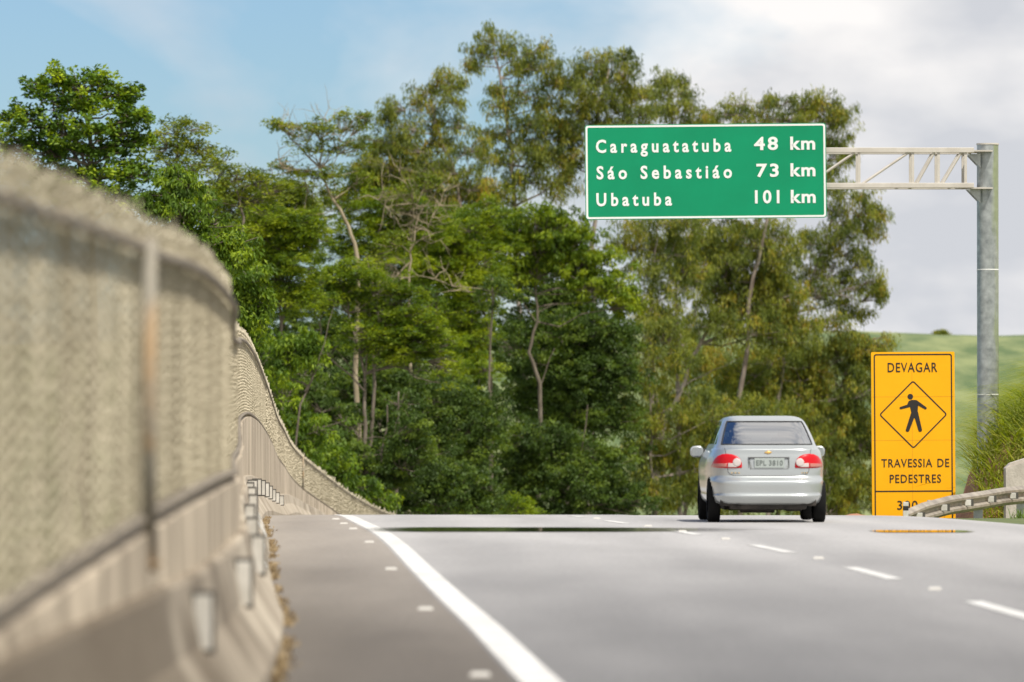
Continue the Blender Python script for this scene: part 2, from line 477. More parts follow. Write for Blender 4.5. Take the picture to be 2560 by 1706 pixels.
# ------------------------------------------------------------------ road geometry
fence_x = hermite([-40, 0, 12, 17, 22, 27, 32, 37, 40, 44, 50, 60, 70, 80, 88, 105, 138, 170, 205, 220, 235, 250, 265, 280, 300, 320, 340, 360, 380, 420],
                  [-1.1, -1.40, -1.44, -1.45, -1.43, -1.46, -1.58, -1.74, -1.89, -2.08, -2.36, -2.76, -3.22, -3.66, -3.94, -4.50, -5.6, -6.55, -7.2, -6.95, -6.2, -5.15, -3.6, -1.3, 3.0, 9.0, 17.0, 28.0, 42.0, 78.0])
def edge_x(y):
    y = np.asarray(y, float)
    near = _edge(np.minimum(y, 105))
    off = np.interp(y, [105, 138, 420], [1.45, 1.6, 1.62])
    return np.where(y < 105, near, fence_x(y) + off)
_edge = hermite([-40, 0, 15, 29, 31, 36, 42.4, 52, 62.3, 69.7, 81, 105],
                [2.9, 1.35, .72, .14, .06, -.13, -.40, -.79, -1.19, -1.51, -2.06, -3.05])
# low wall between barrier and fence, higher through the middle of the bend
plinth = hermite([-40, 14, 24, 45, 60, 75, 88, 110, 138, 170, 205, 240, 280, 520], [0, 0, .24, .27, .36, .63, .85, 1.04, 1.11, .81, .43, .25, .19, .19])
def fence_h(y): return np.interp(y, [-40, 14, 24, 45, 60, 75, 520], [1.36, 1.36, 1.17, 1.17, 1.20, 1.22, 1.22])
road_z_s = hermite([-60, 0, 40, 60, 70, 80, 90, 100, 120, 150, 205, 220, 235, 250, 280, 320, 380, 520, 640],
                   [0, 0, 0, -0.005, -0.02, -0.065, -0.14, -0.275, -0.60, -1.10, -2.05, -2.66, -3.62, -4.5, -6.2, -8.0, -9.5, -12, -13.5])
YS = np.arange(-40, 381, 1.0)
ZS = road_z_s(YS)
def rz_(y): return np.interp(y, YS, ZS)
OFF_E = 1.62      # edge line from the fence line
LANE = 3.45

def strip(name, o0, o1, y0, y1, dz, m, step=1.0, path=edge_x, kind='structure', nx=1, parent=None):
    ys = np.arange(y0, y1 + 1e-6, step)
    us = np.linspace(0, 1, nx + 1)
    fx = path(ys)
    z = rz_(ys) + dz
    V = np.array([[fx[i] + o0 + (o1 - o0) * u, ys[i], z[i]] for i in range(len(ys)) for u in us])
    k = nx + 1
    F = np.array([[i * k + j, i * k + j + 1, (i + 1) * k + j + 1, (i + 1) * k + j] for i in range(len(ys) - 1) for j in range(nx)])
    o = mesh_np(name, V, F, m, parent)
    at = o.data.attributes.new('lat', 'FLOAT', 'POINT')
    at.data.foreach_set('value', np.tile(o0 + (o1 - o0) * us, len(ys)).astype(np.float32))
    if kind: o['kind'] = kind
    return o

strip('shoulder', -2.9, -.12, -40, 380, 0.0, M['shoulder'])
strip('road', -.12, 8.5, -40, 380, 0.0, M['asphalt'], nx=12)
strip('edge_line', -.10, .10, -38, 379, 0.004, M['road_paint'], 0.5)
lane_x = hermite([-40, 0, 15, 30, 40, 50, 60, 70, 80, 105], [6.3, 4.75, 4.1, 3.6, 3.30, 3.02, 2.62, 2.02, 1.42, .45])
def lane_path(y): return np.where(np.asarray(y) < 105, lane_x(np.minimum(y, 105)), edge_x(y) + 3.5)
# broken lane line: one sheet of 4 m dashes every 10 m
Vd, Fd = [], []
for yc in np.arange(0, 220, 10.05):
    ys = np.arange(yc - 2.0, yc + 2.01, 0.5)
    b = len(Vd)
    for i, y in enumerate(ys):
        x = float(lane_path(y))
        for sgn in (-1, 1):
            Vd.append((x + sgn * .065, y, float(rz_(y)) + .004))
    for i in range(len(ys) - 1):
        Fd.append((b + 2 * i, b + 2 * i + 1, b + 2 * i + 3, b + 2 * i + 2))
o = mesh_np('lane_line', np.array(Vd), Fd, M['road_paint']); o['kind'] = 'structure'

# heat mirage on the crest, imitated by thin glossy sheets added to the road
def mirage_patch(name, x0, x1, y0, y1, kr=1.7):
    """thin film; 'edge' falls from 1 in the middle to 0 at the rim so that the film breaks up there"""
    xs = np.linspace(x0, x1, 50); ys = np.linspace(y0, y1, 21)
    V = np.array([[x, y, float(rz_(y)) + .007] for y in ys for x in xs])
    F = np.array([[i * 50 + j, i * 50 + j + 1, (i + 1) * 50 + j + 1, (i + 1) * 50 + j] for i in range(20) for j in range(49)])
    o = mesh_np(name, V, F, M['mirage'])
    u = (V[:, 0] - x0) / (x1 - x0); v = (V[:, 1] - y0) / (y1 - y0)
    e = np.clip(np.minimum(u * 6, (1 - u) * kr), 0, 1) * np.clip(np.minimum(v, 1 - v) * 3.2, 0, 1)
    at = o.data.attributes.new('edge', 'FLOAT', 'POINT'); at.data.foreach_set('value', e.astype(np.float32))
    o['kind'] = 'structure'
mirage_patch('mirage_sheet', -2.1, 4.0, 69.4, 75.2)
mirage_patch('mirage_sheet', 4.15, 5.5, 69.4, 72.2, 6)

# terrain sheet
def terrain_z(X, Y):
    fx = fence_x(np.clip(Y, -40, 420))
    zr = road_z_s(np.clip(Y, -60, 640))
    z = zr - 0.05 - 0 * X
    left = np.clip((fx - 0.6 - X) / 12.0, 0, 1)
    z = z - 2.2 * left * left * (3 - 2 * left)
    xr = edge_x(np.clip(Y, -40, 420)) + 8.0
    k = np.clip((Y - 106) / 8, 0, 1)
    dip = np.clip((X - xr + 0.4) / 1.2, 0, 1) * k
    z = z - 0.7 * dip
    return z
xs = np.unique(np.concatenate([np.linspace(-900, -40, 20), np.linspace(-40, 40, 121), np.linspace(40, 900, 20)]))
ys = np.unique(np.concatenate([np.linspace(-120, 0, 8), np.linspace(0, 260, 131), np.linspace(260, 3000, 40)]))
XX, YY = np.meshgrid(xs, ys)
ZZ = terrain_z(XX, YY)
V = np.stack([XX.ravel(), YY.ravel(), ZZ.ravel()], 1)
nxs = len(xs)
I, J = np.meshgrid(np.arange(len(ys) - 1), np.arange(nxs - 1), indexing='ij')
F = np.stack([I * nxs + J, I * nxs + J + 1, (I + 1) * nxs + J + 1, (I + 1) * nxs + J], -1).reshape(-1, 4)
o = mesh_np('ground', V, F, M['grass_ground'], smooth=True); o['kind'] = 'structure'

# far hill
xs = np.linspace(-500, 520, 90); ys = np.linspace(520, 1250, 50)
XX, YY = np.meshgrid(xs, ys)
t = np.clip((YY - 540) / 380, 0, 1)
ridge = 14.9 + 1.3 * np.sin(XX / 37 + 1.2) + 1.0 * np.sin(XX / 13.0) * .35 + np.clip((XX - 60) / 60, -1, 1) * 1.0
ZZ = -14 + (ridge + 14) * (np.sin((t - .5) * math.pi) * .5 + .5) + .25 * np.sin(XX / 9 + YY / 17)
V = np.stack([XX.ravel(), YY.ravel(), ZZ.ravel()], 1)
nxs = len(xs)
I, J = np.meshgrid(np.arange(len(ys) - 1), np.arange(nxs - 1), indexing='ij')
F = np.stack([I * nxs + J, I * nxs + J + 1, (I + 1) * nxs + J + 1, (I + 1) * nxs + J], -1).reshape(-1, 4)
o = mesh_np('hill', V, F, M['hill'], smooth=True); o['kind'] = 'structure'

# ------------------------------------------------------------------ concrete barrier with plates
barrier = empty('concrete_barrier', (float(fence_x(20)), 20, 0), 'long weathered tan concrete barrier along the left shoulder, carrying the wire fence', 'barrier')
B0 = Vector(barrier.location)
prof = [(.33, -.06), (.33, .075), (.315, .10), (.175, .33), (.165, .345), (.115, .605), (.10, .62), (-.10, .62), (-.115, .605), (-.165, .345), (-.175, .33), (-.33, .075), (-.33, -.9)]
ys = np.arange(-12, 380, 1.0)
fx = fence_x(ys); zz = rz_(ys)
r2 = np.random.default_rng(5)
V = []
for i, y in enumerate(ys):
    j = r2.normal(0, .003)
    for (a, b) in prof:
        V.append((fx[i] + a + j - B0.x, y - B0.y, zz[i] + b + r2.normal(0, .002)))
k = len(prof)
F = np.array([[i * k + a, i * k + a + 1, (i + 1) * k + a + 1, (i + 1) * k + a] for i in range(len(ys) - 1) for a in range(k - 1)])
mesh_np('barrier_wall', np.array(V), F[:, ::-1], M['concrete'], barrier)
V = []
for i, y in enumerate(ys):
    h = max(0.0, float(plinth(y)))
    for (a, b) in ((.07, .61), (.068, .622 + h), (-.068, .622 + h), (-.07, .61)):
        V.append((fx[i] + a - B0.x + r2.normal(0, .004), y - B0.y, zz[i] + b))
F = np.array([[i * 4 + a, (i + 1) * 4 + a, (i + 1) * 4 + a + 1, i * 4 + a + 1] for i in range(len(ys) - 1) for a in range(3)])
mesh_np('plinth_wall', np.array(V), F, M['plinth'], barrier)
# white delineator plates on the traffic face, facing oncoming drivers
def plate_on(y, zc, h, wd, slope_x, yaw=0.0):
    x = float(fence_x(y)) + slope_x
    z = float(rz_(y)) + zc
    mb = MB().box((x - B0.x + wd / 2, y - B0.y, z), (wd + .03, .02, h + .04), yaw, .004)
    p = mb.build('plate_back', M['dark_rim'], barrier)
    mb = MB().box((x - B0.x + wd / 2, y - .016 - B0.y, z), (wd, .01, h), yaw)
    q = mb.build('reflector_plate', M['white_plate'], p)
for y in (24.5, 30.5, 37.0, 44.0, 51.0, 58.5, 66.0, 73.5, 81.0, 88.5, 96.0, 104.0, 113.0, 124.0, 137.0, 152.0):
    plate_on(y, 0.44, 0.22, 0.07 + .045 * (y > 80), 0.14)
# pale panels set into the sloping foot
for y in (47, 54.0, 60.0, 66.5, 72.5):
    V = []
    for yy in (y - .9, y + 1.1):
        for (a, b) in ((.303, .13), (.200, .30)):
            V.append((float(fence_x(yy)) + a + .008 - B0.x, yy - B0.y, float(rz_(yy)) + b + .006))
    for yy in (y - .9, y + 1.1):
        for (a, b) in ((.303, .13), (.200, .30)):
            V.append((float(fence_x(yy)) + a - .01 - B0.x, yy - B0.y, float(rz_(yy)) + b - .006))
    mesh_np('foot_panel', np.array(V), [(0, 2, 3, 1), (4, 5, 7, 6), (0, 1, 5, 4), (2, 6, 7, 3), (0, 4, 6, 2), (1, 3, 7, 5)], M['white_plate'], barrier)

# ------------------------------------------------------------------ chain-link fence on the barrier
fence = empty('wire_fence', (float(fence_x(20)), 20, .62), 'tan chain-link fence with dark rails standing on the concrete barrier', 'fence')
FZ0, FH = 0.625, 1.22
def fabric(y0, y1, wd, ht, rad, FHt):
    n = int((y1 - y0) / wd)
    yi = y0 + (np.arange(n) + .5) * wd
    steps = int(round(FHt / (ht / 2)))
    hz = np.arange(steps + 1) * ht / 2
    sg = ((np.arange(n)[:, None] + np.arange(steps + 1)[None, :]) % 2) * 2.0 - 1
    Y = yi[:, None] + sg * wd * .5
    X = fence_x(Y) + sg * rad * 1.1 * np.where(np.arange(n) % 2, 1, 1)[:, None]
    Z = rz_(Y) + FZ0 + plinth(Y) + hz[None, :] * fence_h(Y) / FHt
    X = X + rng.normal(0, rad * .5, X.shape)
    Y = Y + rng.normal(0, wd * .05, Y.shape)
    Z = Z + rng.normal(0, ht * .05, Z.shape)
    Z += rng.uniform(-.5, .5, (n, 1)) * ht * (.8 if y0 < 50 else .25)
    Z[:, -1] += np.abs(rng.normal(0, ht * .35, n))
    # each vertex becomes a 4-point ring lying in the horizontal plane
    ring = np.array([[1, 0], [0, 1], [-1, 0], [0, -1]]) * rad * 1.15
    P = np.stack([X, Y, Z], -1)[:, :, None, :].repeat(4, 2)
    P[..., 0] += ring[:, 0]; P[..., 1] += ring[:, 1]
    idx = np.arange(n * (steps + 1) * 4).reshape(n, steps + 1, 4)
    a = idx[:, :-1, :]; b = idx[:, 1:, :]
    F = np.stack([a, np.roll(a, -1, 2), np.roll(b, -1, 2), b], -1).reshape(-1, 4)
    return P.reshape(-1, 3), F
P1, F1 = fabric(6, 50, .05, .05, .0036, FH)
P2, F2 = fabric(50, 130, .085, .085, .0062, FH)
P3, F3 = fabric(130, 345, .17, .17, .014, FH)
F2 = F2 + len(P1); F3 = F3 + len(P1) + len(P2)
P = np.concatenate([P1, P2, P3]) - np.array(fence.location)
mesh_np('wire_mesh', P, np.concatenate([F1, F2, F3]), M['fence_wire'], fence)
FL = np.array(fence.location)
def along(y0, y1, dx, dz, step=2.0):
    return [(float(fence_x(y)) + dx - FL[0], y - FL[1], float(rz_(y)) + float(plinth(y)) + dz - FL[2]) for y in np.arange(y0, y1, step)]
RT = along(2, 345, .035, FZ0 - .12)
RT = [(a, b, c + float(fence_h(b + FL[1]))) for a, b, c in RT]
MB().tube(RT, .022, 6).build('top_rail', M['rail_brown'], fence, True)
MB().tube(along(2, 345, .034, FZ0 + .05), .024, 6).build('bottom_rail', M['rail_brown'], fence, True)
for y in (22.6, 205.0, 262.0):
    x = float(fence_x(y)) + .065 - FL[0]; z0 = float(rz_(y)) + float(plinth(y)) + .60 - FL[2] - (.12 if y < 30 else 0); FHp = float(fence_h(y))
    p = MB().tube([(x, y - FL[1], z0), (x, y - FL[1], z0 + FHp - .06 + (.12 if y < 30 else 0))], .028, 12).build('fence_post', M['fence_post'], fence, True)
    MB().box((x - .01, y - FL[1], z0 + .03), (.12, .12, .012)).build('base_plate', M['fence_post'], p)
for y in np.arange(4, 200, 4.0):
    x = float(fence_x(y)) - .05 - FL[0]; z0 = float(rz_(y)) + float(plinth(y)) + .60 - FL[2]
    MB().tube([(x, y - FL[1], z0), (x, y - FL[1], z0 + float(fence_h(y)))], .024, 8).build('fence_post', M['fence_post'], fence, True)

# ------------------------------------------------------------------ road studs
def stud_mesh():
    bm = bmesh.new()
    bmesh.ops.create_cube(bm, size=1)
    for v in bm.verts:
        top = v.co.z > 0
        v.co = Vector((v.co.x * (.11 if not top else .085), v.co.y * (.10 if not top else .045), .022 if top else 0))
    bmesh.ops.bevel(bm, geom=bm.edges[:], offset=.004, segments=1, affect='EDGES')
    me = bpy.data.meshes.new('road_stud'); bm.to_mesh(me); bm.free()
    me.materials.append(M['stud'])
    return me
SM = stud_mesh()
ordn = ['nearest', 'second nearest', 'third nearest', 'fourth nearest', 'fifth nearest', 'sixth nearest', 'seventh nearest', 'eighth nearest', 'ninth nearest']
for i, y in enumerate((29.7, 40.3, 51.4, 63.5, 72.8, 78.0, 84.0)):
    o = bpy.data.objects.new('road_stud', SM); COL.objects.link(o)
    o.location = (float(edge_x(y)) - .27, y, float(rz_(y)))
    tag(o, f'small white road stud left of the solid edge line, {ordn[i]} to the camera', 'road stud', 'road studs along the edge line')
for i, y in enumerate((45.2, 55.6, 65.4, 70.6, 75.4, 85.0)):
    o = bpy.data.objects.new('road_stud', SM); COL.objects.link(o)
    o.location = (float(lane_path(y)) + .02, y, float(rz_(y)))
    tag(o, f'small white road stud in line with the lane dashes, {ordn[i]} to the camera', 'road stud', 'road studs between the lane dashes')

# ------------------------------------------------------------------ text
def text_mesh(body, size, space=1.0, bold=0.0, wspace=1.0, ext=0.003):
    cu = bpy.data.curves.new('t', 'FONT')
    cu.body = body; cu.size = size; cu.space_character = space; cu.offset = bold; cu.extrude = ext
    cu.space_word = wspace
    cu.resolution_u = 3
    ob = bpy.data.objects.new('t', cu); COL.objects.link(ob)
    dg = bpy.context.evaluated_depsgraph_get()
    me = bpy.data.meshes.new_from_object(ob.evaluated_get(dg))
    bpy.data.objects.remove(ob); bpy.data.curves.remove(cu)
    v = np.array([tuple(x.co) for x in me.vertices])
    return me, v[:, :2].min(0), v[:, :2].max(0)

def put_text(body, x0, x1, zc_base, cap, parent, yoff, m, bold=0.0, space=1.0, name='lettering', wspace=1.0, ref='H', xalign=None):
    """text in the parent's XZ plane facing -Y: spans x0..x1 when both are given, capital height cap, base line at zc_base"""
    _, a, b = text_mesh(ref, 1.0)
    size = cap / (b[1] - a[1])
    me, a, b = text_mesh(body, size, space, bold * size, wspace)
    sx = (x1 - x0) / (b[0] - a[0])
    for v in me.vertices:
        x, y, z = v.co
        v.co = Vector((x0 + (x - a[0]) * sx, yoff - z, zc_base + y))
    me.materials.clear(); me.materials.append(m)
    o = bpy.data.objects.new(name, me); COL.objects.link(o); o.parent = parent
    return o

def rrect(x0, x1, z0, z1, r, n=5):
    pts = []
    for cx, cz, a0 in ((x1 - r, z1 - r, 0), (x0 + r, z1 - r, 90), (x0 + r, z0 + r, 180), (x1 - r, z0 + r, 270)):
        for i in range(n + 1):
            a = R_(a0 + 90 * i / n)
            pts.append((cx + r * math.cos(a), cz + r * math.sin(a)))
    return pts
def plate_poly(pts, y0, y1):
    n = len(pts)
    V = [(p[0], y0, p[1]) for p in pts] + [(p[0], y1, p[1]) for p in pts]
    F = [tuple(range(n)), tuple(range(2 * n - 1, n - 1, -1))] + [(i, i + n, (i + 1) % n + n, (i + 1) % n) for i in range(n)]
    return V, F
def ring_poly(po, pi, y0, y1):
    n = len(po)
    V = [(p[0], y0, p[1]) for p in po] + [(p[0], y0, p[1]) for p in pi] + [(p[0], y1, p[1]) for p in po] + [(p[0], y1, p[1]) for p in pi]
    F = []
    for i in range(n):
        j = (i + 1) % n
        F += [(i, j, n + j, n + i), (i, 2 * n + i, 2 * n + j, j), (n + i, n + j, 3 * n + j, 3 * n + i)]
    return V, F

# display-pixel (2353 wide) to world at depth Y; used only to take positions off the photograph
KD = 2560 / 2353.0
def PX(xd, yd, Y):
    return ((xd * KD - 1280) / FPX * Y, Y, CAM_H + (HOR - yd * KD) / FPX * Y)

# ------------------------------------------------------------------ overhead green sign on cantilever
YG = 125.0
sx0, _, sz1 = PX(1345, 288, YG); sx1, _, sz0 = PX(1897, 505, YG)
gs = empty('direction_sign', ((sx0 + sx1) / 2, YG - .55, sz0), 'wide green road sign listing three towns with distances in km, hung from the truss', 'road sign')
W2, H2 = (sx1 - sx0) / 2, sz1 - sz0
gs.rotation_euler = (0, R_(-0.55), 0)
V, F = plate_poly(rrect(-W2, W2, 0, H2, .06), 0, .03)
mesh_np('sign_panel', np.array(V), F, M['sign_green'], gs)
V, F = ring_poly(rrect(-W2 + .015, W2 - .015, .015, H2 - .015, .05), rrect(-W2 + .055, W2 - .055, .055, H2 - .055, .03), -.004, .001)
mesh_np('border', np.array(V), F, M['sign_white'], gs)
def gx_(xd): return (xd - 1345) / 552 * 2 * W2 - W2
def gz_(yd): return (505 - yd) / 217 * H2
capg = gz_(322) - gz_(350)
for body, a, b, base in (('Caraguatatuba', 1370, 1680, 351), ('Sáo Sebastiáo', 1371, 1681, 411.5), ('Ubatuba', 1370, 1543, 473)):
    put_text(body, gx_(a), gx_(b), gz_(base), capg, gs, -.004, M['sign_white'], .027, 1.5, wspace=1.2)
for body, a, b, base in (('48', 1732, 1787, 348), ('73', 1737, 1788, 409.5), ('101', 1733, 1789, 470)):
    put_text(body, gx_(a), gx_(b), gz_(base), capg, gs, -.004, M['sign_white'], .027, 1.25)
for base in (348, 409, 470):
    put_text('km', gx_(1815), gx_(1872), gz_(base), capg, gs, -.004, M['sign_white'], .028, 1.15)
mb = MB()
for z in (.45, 1.1, 1.75):
    mb.box((0, .07, z * H2 / 2.05), (2 * W2 - .3, .06, .08))
mb.build('back_rail', M['galv'], gs)

gant = empty('sign_gantry', (PX(2270, 1120, YG)[0], YG, float(rz_(YG)) - .7), 'tall grey steel pole with moss streaks and a pale truss arm holding the green sign', 'sign gantry')
GL = np.array(gant.location)
zt = PX(0, 333, YG)[2]
mg, tg, pg, og = new_mat('pole_galv')
# galvanised steel with a mossy run down the right-hand side of the pole
tcn = tg.nodes.new('ShaderNodeTexCoord')
sp_ = tg.nodes.new('ShaderNodeSeparateXYZ'); tg.links.new(tcn.outputs['Object'], sp_.inputs[0])
nzn = tg.nodes.new('ShaderNodeTexNoise'); nzn.inputs['Scale'].default_value = 1.6; nzn.inputs['Detail'].default_value = 8
mpn = tg.nodes.new('ShaderNodeMapping'); mpn.inputs['Scale'].default_value = (3, 3, .45)
tg.links.new(tcn.outputs['Object'], mpn.inputs[0]); tg.links.new(mpn.outputs[0], nzn.inputs['Vector'])
def gmath(op, a, b, clamp=False):
    n = tg.nodes.new('ShaderNodeMath'); n.operation = op; n.use_clamp = clamp
    for i, v in enumerate((a, b)):
        if isinstance(v, (int, float)): n.inputs[i].default_value = v
        else: tg.links.new(v, n.inputs[i])
    return n.outputs[0]
mos = gmath('ADD', gmath('MULTIPLY', sp_.outputs[0], 2.6), nzn.outputs['Fac'])
mos = gmath('ADD', mos, gmath('MULTIPLY', gmath('SUBTRACT', sp_.outputs[2], 5.5), .05))
mos = gmath('MULTIPLY', gmath('SUBTRACT', mos, .80), 5.0, True)
n3 = tg.nodes.new('ShaderNodeTexNoise'); n3.inputs['Scale'].default_value = 7; n3.inputs['Detail'].default_value = 9
tg.links.new(tcn.outputs['Object'], n3.inputs['Vector'])
rr = tg.nodes.new('ShaderNodeValToRGB')
rr.color_ramp.elements[0].position = .3; rr.color_ramp.elements[0].color = (.25, .27, .27, 1)
rr.color_ramp.elements[1].position = .7; rr.color_ramp.elements[1].color = (.47, .50, .49, 1)
tg.links.new(n3.outputs['Fac'], rr.inputs[0])
mxn = tg.nodes.new('ShaderNodeMix'); mxn.data_type = 'RGBA'
tg.links.new(gmath('MULTIPLY', mos, .75), mxn.inputs['Factor'])
tg.links.new(rr.outputs[0], mxn.inputs[6]); mxn.inputs[7].default_value = (.20, .24, .09, 1)
tg.links.new(mxn.outputs[2], pg.inputs['Base Color'])
pg.inputs['Roughness'].default_value = .38; 
tg.links.new(gmath('SUBTRACT', .5, gmath('MULTIPLY', mos, .5)), pg.inputs['Metallic'])
pr = .225
MB().tube([(0, 0, 0), (0, 0, zt - GL[2])], pr, 40).build('pole', mg, gant, True)
smooth_by_angle(gant.children[-1], 40)
zz_ = zt - GL[2]
MB().tube([(0, 0, zz_), (0, 0, zz_ + .03)], pr + .012, 32).build('pole_cap', M['truss'], gant)
for yd in (620, 907):
    z = PX(0, yd, YG)[2] - GL[2]
    MB().tube([(0, 0, z - .012), (0, 0, z + .012)], pr + .004, 40).build('weld_band', M['sign_white'], gant)
MB().tube([(0, 0, 0), (0, 0, .04)], .42, 24).build('base_flange', M['galv'], gant)
def gp(xd, yd, dy=0): 
    p = PX(xd, yd, YG); return (p[0] - GL[0], dy, p[2] - GL[2])
# truss arm: four chords, two faces of web members
zc1, zc0 = gp(0, 347)[2], gp(0, 428)[2]
xe = gp(1354, 0)[0]; xs_ = gp(2235, 0)[0]
for nm, z in (('upper_chord', zc1), ('lower_chord', zc0)):
    for dy in (-.38, .38):
        t0 = .02 * (xs_ - xe) / 5 
        MB().box(((xe + xs_) / 2, dy, z), (xs_ - xe, .10, .105), 0, .012).build(nm, M['truss'], gant)
vx = [gp(x, 0)[0] for x in (2216, 2154, 2095, 1972, 1850, 1728, 1606, 1484, 1364)]
for dy in (-.38, .38):
    for i, x in enumerate(vx):
        MB().box((x, dy, (zc1 + zc0) / 2), (.055, .05, zc1 - zc0 - .10)).build('web_post', M['truss'], gant)
        if i > 0:
            # every diagonal leans the same way, up towards the pole
            MB().tube([(x + .09, dy, zc0 + .05), (vx[i - 1] - .09, dy, zc1 - .05)], .028, 8).build('web_diagonal', M['truss'], gant)
for z in (zc1, zc0):
    for x in vx[::2]:
        MB().box((x, 0, z), (.05, .66, .05)).build('cross_tie', M['truss'], gant)
# end brackets with triangular gussets
xp = -pr
for z in (zc1, zc0):
    mb = MB()
    mb.box(((xs_ - .05 + xp + .30) / 2, 0, z - .055 + (.04 if z == zc1 else 0)), (xp + .30 - xs_ + .05, .84, .03))
    mb.build('bracket_plate', M['truss'], gant)
    for dy in (-.20, .20):
        pts = [(xp + .06, z - .07), (xp + .06, z - .36), (xp - .22, z - .07)]
        V, F = plate_poly(pts, dy - .012, dy + .012)
        mesh_np('gusset', np.array(V), F, M['galv'], gant)

# ------------------------------------------------------------------ yellow pedestrian sign
YS_ = 118.0
ax, _, az_ = PX(2004, 809, YS_); bx, _, _ = PX(2196, 809, YS_)
_, _, bz = PX(0, 1203, YS_)
ys_ = empty('pedestrian_sign', ((ax + bx) / 2, YS_, bz - .15), 'tall yellow warning sign with a walking figure, DEVAGAR above and TRAVESSIA DE PEDESTRES below', 'warning sign')
SW = (bx - ax) / 2; SH = az_ - ys_.location.z
ys_.rotation_euler = (0, R_(-.35), R_(1.5))
V, F = plate_poly(rrect(-SW, SW, 0, SH, .02, 3), 0, .03)
mesh_np('sign_panel', np.array(V), F, M['sign_yellow'], ys_)
def yx(xd): return (xd - 2100) / 96.0 * SW
def yz(yd): return SH - (yd - 809) / (1203 - 809) * (SH - .15)
bz2 = yz(1129)
V, F = ring_poly(rrect(-SW + .05, SW - .05, .05, SH - .04, .05), rrect(-SW + .075, SW - .075, .075, SH - .065, .03), -.004, .001)
mesh_np('border', np.array(V), F, M['sign_black'], ys_)
MB().box((0, -.002, bz2), (2 * SW - .13, .005, .025)).build('divider', M['sign_black'], ys_)
dcx, dcz = 0.0, yz(953)
dr = yz(874) - dcz
def diamond(r, k):
    pts = []
    for a0 in (0, 90, 180, 270):
        for i in range(-2, 3):
            ang = R_(a0 + i * 12)
            cx, cz = (r - k * 1.414) * math.cos(R_(a0)), (r - k * 1.414) * math.sin(R_(a0))
            pts.append((dcx + cx + k * math.cos(R_(a0 + i * 22.5)), dcz + cz + k * math.sin(R_(a0 + i * 22.5))))
    return pts
V, F = ring_poly(diamond(dr, .05), diamond(dr - .035, .03), -.004, .001)
mesh_np('diamond_outline', np.array(V), F, M['sign_black'], ys_)
# walking figure: head disc, torso and four rounded limbs, one flat mesh
mb = MB()
def capsule(p, q, r0, r1):
    p = np.array(p); q = np.array(q)
    d = q - p; L = np.linalg.norm(d); a0 = math.atan2(d[1], d[0])
    pts = []
    for i in range(9):
        a = a0 + math.pi / 2 + math.pi * i / 8
        pts.append(tuple(p + r0 * np.array([math.cos(a), math.sin(a)])))
    for i in range(9):
        a = a0 - math.pi / 2 + math.pi * i / 8
        pts.append(tuple(q + r1 * np.array([math.cos(a), math.sin(a)])))
    return pts
U = 2 * SW / 595.0     # one unit = one pixel of the enlarged crop of the sign
def fig(px, py): return ((px - 437) * U, dcz - (py - 608) * U)
layer = 0
for pts in (capsule(fig(417, 480), fig(417, 481), 20 * U, 20 * U),
            [fig(405, 512), fig(425, 504), fig(452, 504), fig(474, 518), fig(468, 600), fig(450, 640), fig(425, 600), fig(412, 545)],
            capsule(fig(418, 524), fig(404, 545), 17 * U, 12 * U), capsule(fig(406, 545), fig(349, 561), 11 * U, 9 * U),
            capsule(fig(456, 518), fig(525, 563), 14 * U, 9 * U),
            capsule(fig(440, 595), fig(396, 718), 17 * U, 13 * U), capsule(fig(455, 595), fig(486, 718), 17 * U, 13 * U)):
    V, F = plate_poly(pts, -.004 - .0004 * layer, .001)
    mb.add(V, F); layer += 1
mb.build('pedestrian_symbol', M['sign_black'], ys_)
for body, a, b, base, top in (('DEVAGAR', 2042, 2156, 855, 834), ('TRAVESSIA DE', 2026, 2182, 1073.5, 1055), ('PEDESTRES', 2045, 2163, 1109.5, 1091)):
    put_text(body, yx(a) , yx(b), yz(base), yz(top) - yz(base), ys_, -.004, M['sign_black'], .006, 1.12, wspace=1.3)
put_text('300 m', yx(2062), yx(2144), yz(1171), yz(1151) - yz(1171), ys_, -.004, M['sign_black'], .006, 1.15)
M['seam_yellow'] = mat('seam_yellow', (0.62, 0.27, 0.002), 0.5)
for sx_ in (-.02,):
    MB().box((sx_, -.0005, SH * .5 + .1), (.007, .002, SH - .4)).build('sheet_seam', M['seam_yellow'], ys_)
for sz_ in (yz(912), yz(1012)):
    MB().box((0, -.0007, sz_), (2 * SW - .02, .002, .007)).build('sheet_seam', M['seam_yellow'], ys_)
for x in (-.5, .5):
    MB().box((x, .07, .9), (.09, .08, 2.9)).build('post', M['galv'], ys_)

